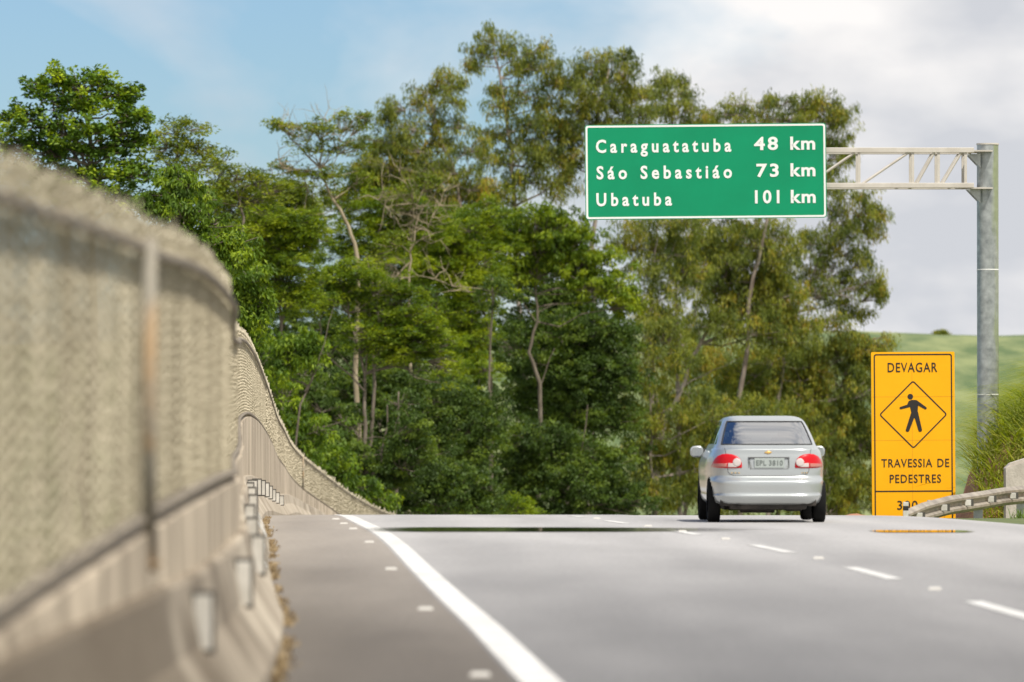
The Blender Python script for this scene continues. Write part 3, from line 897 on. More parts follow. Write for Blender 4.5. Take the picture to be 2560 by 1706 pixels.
# ------------------------------------------------------------------ guard rail with buried end
g0 = Vector((6.28, 95.0, 0))
def gr_pt(s):
    x = 6.28 + s * .262; y = 95.0 + s * .965
    x += .0 
    return x, y
gr = empty('guard_rail', (g0.x, g0.y, float(rz_(95))), 'grey steel guard rail rising out of the ground in front of the yellow sign', 'guard rail')
GR = np.array(gr.location)
wp = [(-.0, .155), (-.035, .135), (-.082, .10), (-.082, .062), (-.02, .02), (-.02, -.02), (-.082, -.062), (-.082, -.10), (-.035, -.135), (0, -.155)]
V = []; F = []
ss = np.linspace(-.4, 26, 90)
nv = len(wp) * 2
dirv = np.array([.262, .965]) / np.hypot(.262, .965); nrm = np.array([-dirv[1], dirv[0]])
def gr_h(s): return float(np.interp(s, [-.4, 1.1, 3.3, 6, 8, 12, 30], [.0, .105, .19, .235, .275, .30, .31]))
for s in ss:
    x, y = gr_pt(s); zc = -.275 + gr_h(s)
    # height follows the level of the crest so that the rail climbs out of the verge
    for k2, th in ((0, 0), (1, .012)):
        for (a, b) in wp:
            V.append((x + nrm[0] * (a + th) - GR[0], y + nrm[1] * (a + th) - GR[1], zc + b + .20 * 0 - GR[2]))
n = len(wp)
for i in range(len(ss) - 1):
    for a in range(n - 1):
        F.append((i * nv + a, (i + 1) * nv + a, (i + 1) * nv + a + 1, i * nv + a + 1))
        F.append((i * nv + n + a, i * nv + n + a + 1, (i + 1) * nv + n + a + 1, (i + 1) * nv + n + a))
    F.append((i * nv, i * nv + n, (i + 1) * nv + n, (i + 1) * nv))
    F.append((i * nv + n - 1, (i + 1) * nv + n - 1, (i + 1) * nv + 2 * n - 1, i * nv + 2 * n - 1))
M['rail'] = mat('rail_steel', (0.24, 0.205, 0.165), 0.5, metal=0.35, col2=(0.44, 0.385, 0.31), scale=3, detail=8, bump=.15)
mesh_np('rail_beam', np.array(V), F, M['rail'], gr)
for s in np.arange(.35, 26, 2.05):
    x, y = gr_pt(s); zc = -.275 + gr_h(s)
    p = MB().box((x - nrm[0] * .10 - GR[0], y - nrm[1] * .10 - GR[1], zc + .01 - GR[2]), (.10, .03, .10), .0, .008)
    q = p.build('reflector', M['white_plate'], gr)
    MB().box((x - nrm[0] * .10 + .035 - GR[0], y - nrm[1] * .10 + .03 - GR[1], zc + .012 - GR[2]), (.12, .03, .115)).build('reflector_back', M['dark_rim'], q)
for s in np.arange(2.4, 26, 4.0):
    x, y = gr_pt(s); zc = -.275 + gr_h(s)
    MB().box((x + nrm[0] * .10 - GR[0], y + nrm[1] * .10 - GR[1], zc - .47 - GR[2]), (.15, .11, 1.2), 0, .006).build('rail_post', M['galv'], gr)

# small black and white marker at the rail end
mk = empty('marker_post', (PX(2081, 0, 94.2)[0], 94.2, float(rz_(94.2)) - .02), 'stubby black and white marker post at the foot of the guard rail', 'marker post')
for (z0, z1, m) in ((0, .10, 'white_plate'), (.10, .17, 'black'), (.17, .235, 'white_plate')):
    MB().box((0, 0, (z0 + z1) / 2), (.085, .05, z1 - z0), 0, .006).build('marker_band', M[m], mk)

# ------------------------------------------------------------------ right bank, soil, parapet, grass
def bank_z(X, Y):
    u = np.clip((X - .0752 * Y + .05) / 3.6, 0, 1)
    v = np.clip((Y - 115.5) / 6, 0, 1)
    z = -1.25 + (3.75 * u ** .42 + .6 * np.clip((X - 12.5) / 8, 0, 1)) * v * v * (3 - 2 * v)
    return z + .10 * np.sin(X * 2.3 + Y * .7) + .06 * np.sin(X * 5.1 - Y * 1.3)
xs = np.linspace(8.5, 30, 90); ys = np.linspace(111, 175, 80)
XX, YY = np.meshgrid(xs, ys)
ZZ = bank_z(XX, YY)
edge = np.clip((YY - 160) / 15, 0, 1)
ZZ = ZZ * (1 - edge) - 3.0 * edge
V = np.stack([XX.ravel(), YY.ravel(), ZZ.ravel()], 1); nxs = len(xs)
I, J = np.meshgrid(np.arange(len(ys) - 1), np.arange(nxs - 1), indexing='ij')
F = np.stack([I * nxs + J, I * nxs + J + 1, (I + 1) * nxs + J + 1, (I + 1) * nxs + J], -1).reshape(-1, 4)
o = mesh_np('earth_bank', V, F, M['soil'], smooth=True); o['kind'] = 'structure'

def blades(name, pts, lens, droop, width, m, seed, label=None):
    """curved grass blades: 4-segment ribbons"""
    r = np.random.default_rng(seed)
    n = len(pts)
    az2 = r.uniform(0, 2 * math.pi, n)
    lean = r.uniform(.1, .55, n)
    S = 5
    tt = np.linspace(0, 1, S)
    d = np.stack([np.cos(az2), np.sin(az2)], 1)
    side = np.stack([-np.sin(az2), np.cos(az2)], 1)
    V = np.zeros((n, S, 2, 3))
    for k, t in enumerate(tt):
        hor = lens * (lean * t + droop * t * t)
        ver = lens * (t * .95 - droop * .75 * t ** 2.6)
        c = np.stack([pts[:, 0] + d[:, 0] * hor, pts[:, 1] + d[:, 1] * hor, pts[:, 2] + ver], 1)
        wv = width * (1 - t) ** .7 + .002
        for q, sg in ((0, -1), (1, 1)):
            V[:, k, q, 0] = c[:, 0] + sg * side[:, 0] * wv * .5
            V[:, k, q, 1] = c[:, 1] + sg * side[:, 1] * wv * .5
            V[:, k, q, 2] = c[:, 2]
    idx = np.arange(n * S * 2).reshape(n, S, 2)
    F = np.stack([idx[:, :-1, 0], idx[:, :-1, 1], idx[:, 1:, 1], idx[:, 1:, 0]], -1).reshape(-1, 4)
    tint = np.repeat(r.uniform(0, .75, n), S - 1)
    o = mesh_np(name, V.reshape(-1, 3), F, m, attr=tint)
    o['kind'] = 'stuff'
    if label: o['label'] = label; 
    return o
r3 = np.random.default_rng(11)
n = 34000
gx2 = 8.9 + r3.uniform(0, 1, n) ** .8 * 7.5; gy2 = 117 + 35 * r3.uniform(0, 1, n) ** 1.3
keep = (gx2 - np.maximum(.0783 * gy2, 9.42) + np.minimum(r3.normal(0, .2, n), .12)) > 0
gx2, gy2 = gx2[keep], gy2[keep]
o = blades('tall_grass', np.stack([gx2, gy2, bank_z(gx2, gy2) - .05], 1), r3.uniform(.6, 1.7, len(gx2)), .8, .03, M['leaf_grass'], 12)
o['category'] = 'grass'; o['label'] = 'tall arching yellow-green grass covering the earth bank behind the pole'
n = 26000
gx2 = r3.uniform(7.2, 16, n); gy2 = r3.uniform(99, 119, n)
keep = (gx2 > 6.75 + (gy2 - 95) * .262 + .35)
gx2, gy2 = gx2[keep], gy2[keep]
vz = np.interp(gy2, [99, 104, 112, 119], [-.36, -.42, -.55, -.75])
o = blades('verge_grass', np.stack([gx2, gy2, vz - .02], 1), r3.uniform(.12, .38, len(gx2)), .35, .02, M['leaf_verge'], 13)
o['category'] = 'grass'; o['label'] = 'short green verge grass with dry tufts behind the guard rail'
# verge ground under it
xs = np.linspace(0, 1, 12); ys = np.linspace(97, 121, 20)
V = []
for y in ys:
    xa = 6.75 + (y - 95) * .262 + .2
    for u in xs:
        V.append((xa + u * 14, y, float(np.interp(y, [99, 104, 112, 119], [-.36, -.42, -.55, -.75])) - .02))
nxs = len(xs)
I, J = np.meshgrid(np.arange(len(ys) - 1), np.arange(nxs - 1), indexing='ij')
F = np.stack([I * nxs + J, I * nxs + J + 1, (I + 1) * nxs + J + 1, (I + 1) * nxs + J], -1).reshape(-1, 4)
o = mesh_np('verge', np.array(V), F, M['grass_ground'], smooth=True); o['kind'] = 'structure'

# concrete parapet end at the right edge
pa = empty('concrete_parapet', (PX(2311, 0, 113.5)[0], 113.5, -.75), 'pale rough concrete block with a sloping top at the right edge behind the rail', 'parapet')
x1 = 4.0
zA = PX(0, 1077, 113.5)[2] + .75; zB = zA + .32 * 4
pts = [(0, 0), (x1, 0), (x1, zB), (0, zA)]
V, F = plate_poly(pts, 0, .5)
mesh_np('parapet_wall', np.array(V), F, M['concrete_grey'], pa)
V, F = plate_poly([(.0, zA + .002), (x1, zB + .002), (x1, zB + .09), (.10, zA + .10)], .08, .56)
mesh_np('coping', np.array(V), F, M['concrete_grey'], pa)

# dry leaves and weeds along the barrier foot
n = 5200
yy = r3.uniform(24, 88, n); xo = .335 + np.abs(r3.normal(0, .035, n))
clump = (np.sin(yy * 1.7) + np.sin(yy * .63 + 1) + r3.normal(0, .5, n)) > -.2
yy, xo = yy[clump], xo[clump]
o = blades('dry_weeds', np.stack([fence_x(yy) + xo, yy, rz_(yy)], 1), r3.uniform(.015, .065, len(yy)), .6, .014, M['leaf_dry'], 15)
o['category'] = 'weeds'; o['label'] = 'dry brown weeds and leaves gathered along the foot of the concrete barrier'

# ------------------------------------------------------------------ silver saloon car
CAR_Y = 79.8
car = empty('parked_car', (3.417, CAR_Y, -.075), 'silver four-door saloon car seen from behind on the right-hand lane', 'car')
car.name = 'sedan_car'
car.rotation_euler = (0, 0, R_(1.0))
LB = [  # z, half width, rear y, front y
 (.245, .70, .13, 4.0), (.27, .738, .055, 4.06), (.30, .758, .028, 4.09), (.335, .768, .010, 4.12), (.362, .774, .0, 4.13), (.374, .775, .003, 4.13), (.388, .773, .022, 4.13),
 (.45, .780, .018, 4.13), (.53, .785, .012, 4.12), (.558, .786, .018, 4.11), (.58, .785, .042, 4.10), (.60, .784, .072, 4.09), (.622, .783, .090, 4.08), (.636, .783, .096, 4.06),
 (.70, .786, .100, 4.02), (.76, .786, .106, 3.92), (.82, .780, .115, 3.72), (.88, .768, .128, 3.42), (.93, .750, .142, 3.2), (.962, .734, .146, 3.1), (.985, .718, .150, 3.05), (1.0, .700, .172, 3.0), (1.006, .67, .22, 2.96)]
NB = 6.0
LBa = np.array(LB)
def outline(W, R, Fy, n, K=180):
    th = np.linspace(-math.pi / 2, 1.5 * math.pi, 3001)
    L = (Fy - R) / 2; yc = (Fy + R) / 2
    x = W * np.sign(np.cos(th)) * np.abs(np.cos(th)) ** (2 / n)
    y = yc + L * np.sign(np.sin(th)) * np.abs(np.sin(th)) ** (2 / n)
    s = np.concatenate([[0], np.cumsum(np.hypot(np.diff(x), np.diff(y)))])
    q = np.linspace(0, s[-1], K + 1)[:-1]
    return np.stack([np.interp(q, s, x), np.interp(q, s, y)], 1)
K = 180
zi = np.concatenate([np.linspace(a[0], b[0], 3)[:-1] for a, b in zip(LB[:-1], LB[1:])] + [[LB[-1][0]]])
rows = []
for z in zi:
    Wz, Rz, Fz = (np.interp(z, LBa[:, 0], LBa[:, j]) for j in (1, 2, 3))
    ol = outline(Wz, Rz, Fz, NB)
    rows.append(np.column_stack([ol, np.full(K, z)]))
V = np.concatenate(rows)
idx = np.arange(len(V)).reshape(len(zi), K)
Fq = []
for i in range(len(zi) - 1):
    for k in range(K):
        Fq.append((idx[i, k], idx[i, (k + 1) % K], idx[i + 1, (k + 1) % K], idx[i + 1, k]))
Fq = np.array(Fq)
cen = V[Fq].mean(1)
hole = np.zeros(len(Fq), bool)
for wy in (.66, 3.10):
    hole |= (np.abs(cen[:, 0]) > .60) & (np.hypot(cen[:, 1] - wy, cen[:, 2] - .29) < .322)
bump_f = (cen[:, 2] < .634) & (cen[:, 1] < .34) & ~hole
body_f = ~bump_f & ~hole
def sub(name, mask, m, parent=car):
    f = Fq[mask]
    u, inv = np.unique(f.ravel(), return_inverse=True)
    o = mesh_np(name, V[u], inv.reshape(-1, 4), m, parent, smooth=True)
    return o
body = sub('body', body_f, M['paint'])
sub('rear_bumper', bump_f, M['paint'])
def rear_y(x, z):
    Wz, Rz, Fz = (np.interp(z, LBa[:, 0], LBa[:, j]) for j in (1, 2, 3))
    L = (Fz - Rz) / 2; yc = (Fz + Rz) / 2
    t = np.clip(np.abs(x) / Wz, 0, .9999)
    return yc - L * (1 - t ** NB) ** (1 / NB)
# greenhouse with true window openings
GH = [(1.0, .705, .36, 3.06), (1.05, .678, .43, 2.96), (1.10, .662, .515, 2.87), (1.16, .640, .62, 2.77), (1.22, .617, .73, 2.67), (1.28, .592, .85, 2.57), (1.325, .572, .945, 2.50), (1.355, .555, 1.01, 2.45), (1.385, .530, 1.10, 2.38), (1.41, .492, 1.21, 2.28), (1.427, .43, 1.36, 2.15), (1.434, .34, 1.5, 2.03)]
GHa = np.array(GH); NG = 8.0
def gh_ring(z):
    Wz, Rz, Fz = (np.interp(z, GHa[:, 0], GHa[:, j]) for j in (1, 2, 3))
    L = (Fz - Rz) / 2; yc = (Fz + Rz) / 2
    t = np.clip((z - 1.05) / .305, 0, 1)
    def th_x(x): return math.acos(min(1, (x / Wz)) ** (NG / 2))      # angle away from the side
    def th_y(y): 
        v = max(-1, min(1, (y - yc) / L)); return math.copysign(math.asin(abs(v) ** (NG / 2)), v)
    # half outline on the +x side from rear centre (-pi/2) to front centre (+pi/2)
    keys = [-math.pi / 2, -th_x(Wz * (.892 + .012 * t)), th_y(Rz + .27 - .03 * t), th_y(1.55), th_y(1.62), th_y(Fz - .20), th_x(Wz * .90), math.pi / 2]
    steps = [14, 4, 6, 2, 8, 4, 10]
    th = []
    for a, b, s in zip(keys[:-1], keys[1:], steps):
        # even spacing in arc rather than angle
        dense = np.linspace(a, b, 400)
        x = Wz * np.abs(np.cos(dense)) ** (2 / NG); y = yc + L * np.sign(np.sin(dense)) * np.abs(np.sin(dense)) ** (2 / NG)
        ss_ = np.concatenate([[0], np.cumsum(np.hypot(np.diff(x), np.diff(y)))])
        q = np.linspace(0, ss_[-1], s + 1)
        th.append(np.stack([np.interp(q, ss_, x), np.interp(q, ss_, y)], 1)[:-1])
    th.append(np.array([[0.0, Fz]]))
    return np.concatenate(th), steps
zg = [1.0, 1.025, 1.05] + list(np.linspace(1.05, 1.355, 9)[1:]) + [1.37, 1.385, 1.398, 1.41, 1.419, 1.427, 1.434]
gl = []
for sgn in (1, -1):
    gl.append([np.column_stack([gh_ring(z)[0] * np.array([sgn, 1]), np.full(49, z)]) for z in zg])
steps = gh_ring(1.1)[1]
bnd = np.concatenate([[0], np.cumsum(steps)])
segname = ['rear_window', None, 'side_window', None, 'side_window', None, 'windscreen']
groups = {}
allV = []; base = 0
for s_i, sgn in enumerate((1, -1)):
    R3 = np.array(gl[s_i])              # rows, 49, 3
    nr, nc = R3.shape[:2]
    for i in range(nr - 1):
        for k in range(nc - 1):
            seg = int(np.searchsorted(bnd, k, 'right') - 1)
            inz = 2 <= i < 10
            key = 'frame'
            if inz and segname[seg]:
                key = segname[seg] + ('' if segname[seg] in ('rear_window', 'windscreen') else f'|{sgn}|{seg}')
            a = base + i * nc + k
            f = (a, a + 1, a + nc + 1, a + nc) if sgn > 0 else (a, a + nc, a + nc + 1, a + 1)
            groups.setdefault(key, []).append(f)
    allV.append(R3.reshape(-1, 3)); base += nr * nc
gV = np.concatenate(allV)
# roof closing cap
topr = [(0 + (len(zg) - 1) * 49 + k) for k in range(49)] + [(len(zg) * 49 + (len(zg) - 1) * 49 + k) for k in range(47, 0, -1)]
def subg(name, fl, m, cap=False):
    fl = list(fl)
    u = sorted(set(i for f in fl for i in f) | (set(topr) if cap else set()))
    mp_ = {v: i for i, v in enumerate(u)}
    ff = [tuple(mp_[i] for i in f) for f in fl]
    if cap: ff.append(tuple(mp_[i] for i in topr))
    o = mesh_np(name, gV[u], ff, m, car, smooth=True)
    bm = bmesh.new(); bm.from_mesh(o.data); bmesh.ops.remove_doubles(bm, verts=bm.verts[:], dist=.0005)
    bmesh.ops.recalc_face_normals(bm, faces=bm.faces[:])
    bm.to_mesh(o.data); bm.free()
    return o
for key, fl in groups.items():
    if key == 'frame': subg('roof_frame', fl, M['paint'], True)
    else: subg(key.split('|')[0], fl, M['glass'])
# dark seal round the rear window
ring = [gh_ring(1.05)[0][k] for k in range(15)]
rw = []
zz9 = [1.05] + list(np.linspace(1.05, 1.355, 9)[1:])
for x, y in [(p[0], p[1]) for p in ring]: rw.append((x, y, 1.05))
for z in zz9[1:]:
    p = gh_ring(z)[0][14]; rw.append((p[0], p[1], z))
for k in range(13, -1, -1):
    p = gh_ring(1.355)[0][k]; rw.append((p[0], p[1], 1.355))
full = rw + [(-x, y, z) for (x, y, z) in rw[::-1]]
MB().tube([(x, y - .004, z) for x, y, z in full], .009, 6).build('window_seal', M['black'], car, True)
# belt-level tray closing the body top: shelf and dark cabin
V2 = np.array([(x, y, 1.003) for x, y in outline(.665, .24, 2.95, NB, 90)])
mesh_np('boot_deck', V2, [tuple(range(90))], M['paint'], car)
V2 = np.array([(x, y, 1.008) for x, y in outline(.655, .50, 2.80, NB, 90)])
mesh_np('cabin_floor', V2, [tuple(range(90))], M['interior'], car)
for x in (-.33, .33):
    MB().box((x, 1.72, 1.07), (.40, .14, .16), 0, .05).box((x, 1.74, 1.20), (.22, .09, .15), 0, .04).build('front_seat', M['interior'], car, True)
    MB().box((x, .78, 1.05), (.24, .08, .10), 0, .03).build('rear_headrest', M['interior'], car, True)
# lamps, badge and plate lie on the curved tail
def decal(outl, name, m, parent, off=.006, dome=.006, sgn=1, rings=6, sub_=3):
    pts = []
    for a, b in zip(outl, outl[1:] + outl[:1]):
        for k in range(sub_): pts.append((a[0] + (b[0] - a[0]) * k / sub_, a[1] + (b[1] - a[1]) * k / sub_))
    c = (sum(p[0] for p in pts) / len(pts), sum(p[1] for p in pts) / len(pts))
    V = [(sgn * c[0], float(rear_y(c[0], c[1])) - off - dome, c[1])]
    n = len(pts)
    for r in range(1, rings + 2):
        t = min(r / rings, 1.0)
        for p in pts:
            x = c[0] + (p[0] - c[0]) * t; z = c[1] + (p[1] - c[1]) * t
            o_ = off + dome * (1 - t ** 5)
            if r == rings + 1: o_ = -.01
            V.append((sgn * x, float(rear_y(x, z)) - o_, z))
    F = [(0, 1 + k, 1 + (k + 1) % n) for k in range(n)]
    for r in range(rings):
        for k in range(n):
            F.append((1 + r * n + k, 1 + (r + 1) * n + k, 1 + (r + 1) * n + (k + 1) % n, 1 + r * n + (k + 1) % n))
    if sgn < 0: F = [f[::-1] for f in F]
    return mesh_np(name, np.array(V), F, m, parent, smooth=True)
lamp_o = [(.745, .747), (.735, .79), (.71, .85), (.67, .895), (.61, .92), (.55, .926), (.48, .918), (.42, .895), (.38, .86), (.358, .81), (.352, .76), (.356, .738), (.45, .735), (.55, .735), (.66, .738)]
for sgn in (1, -1):
    l = decal(lamp_o, 'tail_lamp', M['lamp_red'], car, sgn=sgn)
    decal([(.42 + .056 * math.cos(t), .812 + .056 * math.sin(t)) for t in np.linspace(0, 2 * math.pi, 14)[:-1]], 'reversing_lens', M['lamp_white'], l, off=.018, dome=.004, sgn=sgn)
    decal([(.54, .748), (.54, .802), (.475, .80), (.455, .775), (.42, .748)], 'clear_strip', M['lamp_white'], l, off=.017, dome=.001, sgn=sgn)
    decal([(.73, .752), (.722, .792), (.64, .796), (.556, .798), (.556, .75), (.64, .75)], 'indicator_strip', M['lamp_pink'], l, off=.016, dome=.001, sgn=sgn)
# seams of the boot lid
def seam(pts, rad=.0045):
    P = []
    for a, b in zip(pts[:-1], pts[1:]):
        for k in range(6):
            x = a[0] + (b[0] - a[0]) * k / 6; z = a[1] + (b[1] - a[1]) * k / 6
            P.append((x, float(rear_y(x, z)) + .0005, z))
    return MB().tube(P, rad, 5)
lid = [(-.575, 1.0), (-.562, .93), (-.553, .80), (-.54, .70), (-.515, .655), (-.46, .637), (0, .632), (.46, .637), (.515, .655), (.54, .70), (.553, .80), (.562, .93), (.575, 1.0)]
seam(lid).build('lid_seam', M['seam'], car)
decal([(-.275, .872), (.285, .872), (.265, .72), (-.245, .72)], 'plate_recess', M['paint'], car, off=.002, dome=0)
MB().box((.005, float(rear_y(0, .87)) - .012, .876), (.55, .02, .012)).build('recess_shadow', M['seam'], car)  # painted shadow line: dark strip along the top of the plate recess
for x in (-.27, .28):
    MB().box((x * .98, float(rear_y(.25, .8)) - .005, .80), (.006, .012, .13)).build('recess_edge', M['seam'], car)
lp = MB().box((.012, float(rear_y(0, .8)) - .018, .803), (.40, .012, .13), 0, .004).build('number_plate', M['plate_grey'], car)
put_text('EPL 3810', -.165, .19, .773, .066, lp, float(rear_y(0, .8)) - .026, M['plate_ink'], .01, 1.1)
bow = [(-.045, .930), (-.018, .930), (-.018, .940), (.020, .940), (.020, .930), (.047, .930), (.040, .908), (.016, .908), (.016, .900), (-.022, .900), (-.022, .908), (-.052, .908)]
decal([(x + .0, z + .025) for x, z in bow], 'badge', M['gold'], car, off=.008, dome=.002, sub_=1, rings=2)
for x0, x1 in ((-.50, -.38), (.44, .52)):
    for k in range(5):
        xx = x0 + (x1 - x0) * (k + .5) / 5
        MB().box((xx, float(rear_y(xx, .67)) - .003, .672), ((x1 - x0) / 7, .006, .014)).build('boot_script', M['plate_ink'] if k % 2 else M['gold'], car)
# wheels
def wheel(x, y):
    prof_t = [(.17, -.08), (.25, -.083), (.272, -.075), (.285, -.055), (.288, 0), (.285, .055), (.272, .075), (.25, .083), (.17, .08)]
    nseg = 36
    V = []; F = []
    for k in range(nseg):
        a = 2 * math.pi * k / nseg
        for r, xx in prof_t: V.append((x + xx, y + r * math.sin(a), .287 + r * math.cos(a)))
    n = len(prof_t)
    for k in range(nseg):
        for j in range(n - 1):
            F.append((k * n + j, k * n + j + 1, ((k + 1) % nseg) * n + j + 1, ((k + 1) % nseg) * n + j))
    wh = mesh_np('wheel', np.array(V), F, M['tyre'], car, smooth=True)
    sg = 1 if x > 0 else -1
    MB().tube([(x - sg * .05, y, .287), (x + sg * .06, y, .287)], .172, 28).build('rim', M['rim'], wh, False)
    return wh
for x in (-.705, .705):
    for y in (.66, 3.10): wheel(x, y)
# wheel-arch liners and underside
mb = MB().box((0, 1.9, .30), (1.28, 3.5, .14), 0, .02)
mb.box((0, .30, .235), (1.02, .36, .10), 0, .03)
mb.tube([(-.62, .66, .27), (.62, .66, .27)], .045, 10)
mb.tube([(-.36, .42, .22), (.10, .42, .22)], .085, 14)
mb.box((-.1, 1.6, .21), (.9, 2.0, .08), 0, .02)
mb.tube([(-.40, .08, .215), (-.38, .42, .215)], .024, 10)
mb.box((.35, .5, .19), (.22, .4, .06), 0, .02)
mb.box((0, 2.9, .24), (1.1, .9, .10), 0, .03)
mb.build('underbody', M['soot'], car, True)
for sgn in (-1, 1):
    for wy in (.66, 3.10):
        MB().box((sgn * .57, wy, .45), (.12, .60, .40), 0, .02).build('wheel_arch', M['soot'], car, True)
# door mirrors
for sgn in (-1, 1):
    bm = bmesh.new()
    bmesh.ops.create_uvsphere(bm, u_segments=24, v_segments=14, radius=1)
    for v in bm.verts:
        x, y, z = v.co
        x = math.copysign(abs(x) ** .75, x); z = math.copysign(abs(z) ** .75, z)
        v.co = Vector((sgn * .835 + x * .092, 2.62 + (y * .085 if y > 0 else y * .02), .945 + z * .078))
    me = bpy.data.meshes.new('door_mirror'); bm.to_mesh(me); bm.free()
    me.materials.append(M['paint'])
    o = bpy.data.objects.new('door_mirror', me); COL.objects.link(o); o.parent = car
    me.polygons.foreach_set('use_smooth', np.full(len(me.polygons), True))
    V, F = plate_poly(rrect(sgn * .835 - .07, sgn * .835 + .07, .887, .998, .035), 2.592, 2.60)
    mesh_np('mirror_glass', np.array(V), F, M['mirror'], o)
    MB().tube([(sgn * .70, 2.66, .96), (sgn * .80, 2.64, .94)], .03, 8).build('mirror_arm', M['black'], o, True)

# ------------------------------------------------------------------ trees
SPEC = {
 # leaf len, width, spray radius, vertical squash, hang (0 = random .. 1 = hanging, -1 = level), sprays per m3-ish, leaves per spray
 'broad':   dict(L=.17, W=.085, rs=.26, sq=.7, hang=-.6, n=42, mat='leaf_broad', bark='bark'),
 'bright':  dict(L=.19, W=.06, rs=.26, sq=.6, hang=.35, n=40, mat='leaf_bright', bark='bark'),
 'olive':   dict(L=.14, W=.055, rs=.30, sq=.5, hang=-.2, n=40, mat='leaf_olive', bark='bark'),
 'feather': dict(L=.16, W=.042, rs=.36, sq=.38, hang=-.25, n=62, mat='leaf_feather', bark='bark'),
 'euca':    dict(L=.20, W=.036, rs=.28, sq=.9, hang=.7, n=46, mat='leaf_euca', bark='bark_euca'),
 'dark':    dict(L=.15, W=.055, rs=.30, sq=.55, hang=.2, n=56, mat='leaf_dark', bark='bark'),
}
def leaf_block(C, Rv, spec, dens, r, shell=.55, f=1.0):
    """sprays of leaves through an ellipsoid; returns verts, tint, spray centres"""
    vol = 4.19 * Rv[0] * Rv[1] * Rv[2] / f ** 3
    g_ = f ** .75
    spec = dict(spec, L=spec['L'] * g_, W=spec['W'] * g_, rs=spec['rs'] * g_)
    Rv = Rv * 1.36
    ns = max(14, int(dens * 36.0 * f ** .5 * vol ** .72))
    d = r.normal(0, 1, (ns, 3)); d /= np.linalg.norm(d, axis=1)[:, None]
    d[:, 2] = np.where((d[:, 2] < -.3) & (r.uniform(0, 1, ns) < .45), -d[:, 2], d[:, 2])
    rad = shell + (1.08 - shell) * r.uniform(0, 1, ns) ** .8
    # lumpy surface
    lump = 1 + .22 * np.sin(d[:, 0] * 5 + C[0]) * np.sin(d[:, 2] * 6 + C[2]) + .12 * r.normal(0, 1, ns)
    S = C + d * (rad * lump)[:, None] * Rv
    nl = spec['n']
    g = r.normal(0, 1, (ns, nl, 3)); g /= np.linalg.norm(g, axis=2)[..., None] + 1e-6
    g *= (r.uniform(0, 1, (ns, nl)) ** .45)[..., None]
    srs = spec['rs'] * r.uniform(.65, 1.35, ns)
    P = S[:, None, :] + g * srs[:, None, None] * np.array([1, 1, spec['sq']])
    if spec['hang'] > 0:
        P[..., 2] -= np.abs(r.normal(0, .25, (ns, nl))) * spec['hang']
    else:
        # leaves of a level spray arch down towards its rim
        P[..., 2] -= (np.linalg.norm(g[..., :2], axis=2) ** 2) * srs[:, None] * .35
    # leaf axis
    a = r.normal(0, 1, (ns, nl, 3))
    out = P - S[:, None, :]
    a = a * .6 + out / (np.linalg.norm(out, axis=2)[..., None] + 1e-6) * .7
    if spec['hang'] > 0: a[..., 2] -= 2.2 * spec['hang']
    else: a[..., 2] *= .45
    a /= np.linalg.norm(a, axis=2)[..., None]
    b = r.normal(0, 1, (ns, nl, 3))
    if spec['hang'] <= 0:
        b[..., 2] *= .45
    b -= a * (a * b).sum(2)[..., None]
    b /= np.linalg.norm(b, axis=2)[..., None]
    Ls = spec['L'] * r.uniform(.65, 1.25, (ns, nl, 1)); Ws = spec['W'] * r.uniform(.7, 1.25, (ns, nl, 1))
    q0 = P - a * Ls * .5; q2 = P + a * Ls * .5
    q1 = P - a * Ls * .05 + b * Ws * .5; q3 = P - a * Ls * .05 - b * Ws * .5
    Vq = np.stack([q0, q1, q2, q3], 2).reshape(-1, 3)
    tint = np.clip(r.uniform(.05, .85, ns)[:, None] + r.normal(0, .10, (ns, nl)), 0, 1).ravel()
    return Vq, tint, S

def wob(p, q, r, k=4, amp=.06):
    p = np.array(p); q = np.array(q); L = np.linalg.norm(q - p)
    pts = []
    for i in range(k + 1):
        t = i / k
        v = p + (q - p) * t
        if 0 < i < k: v = v + r.normal(0, amp * L, 3)
        pts.append(tuple(v))
    return pts

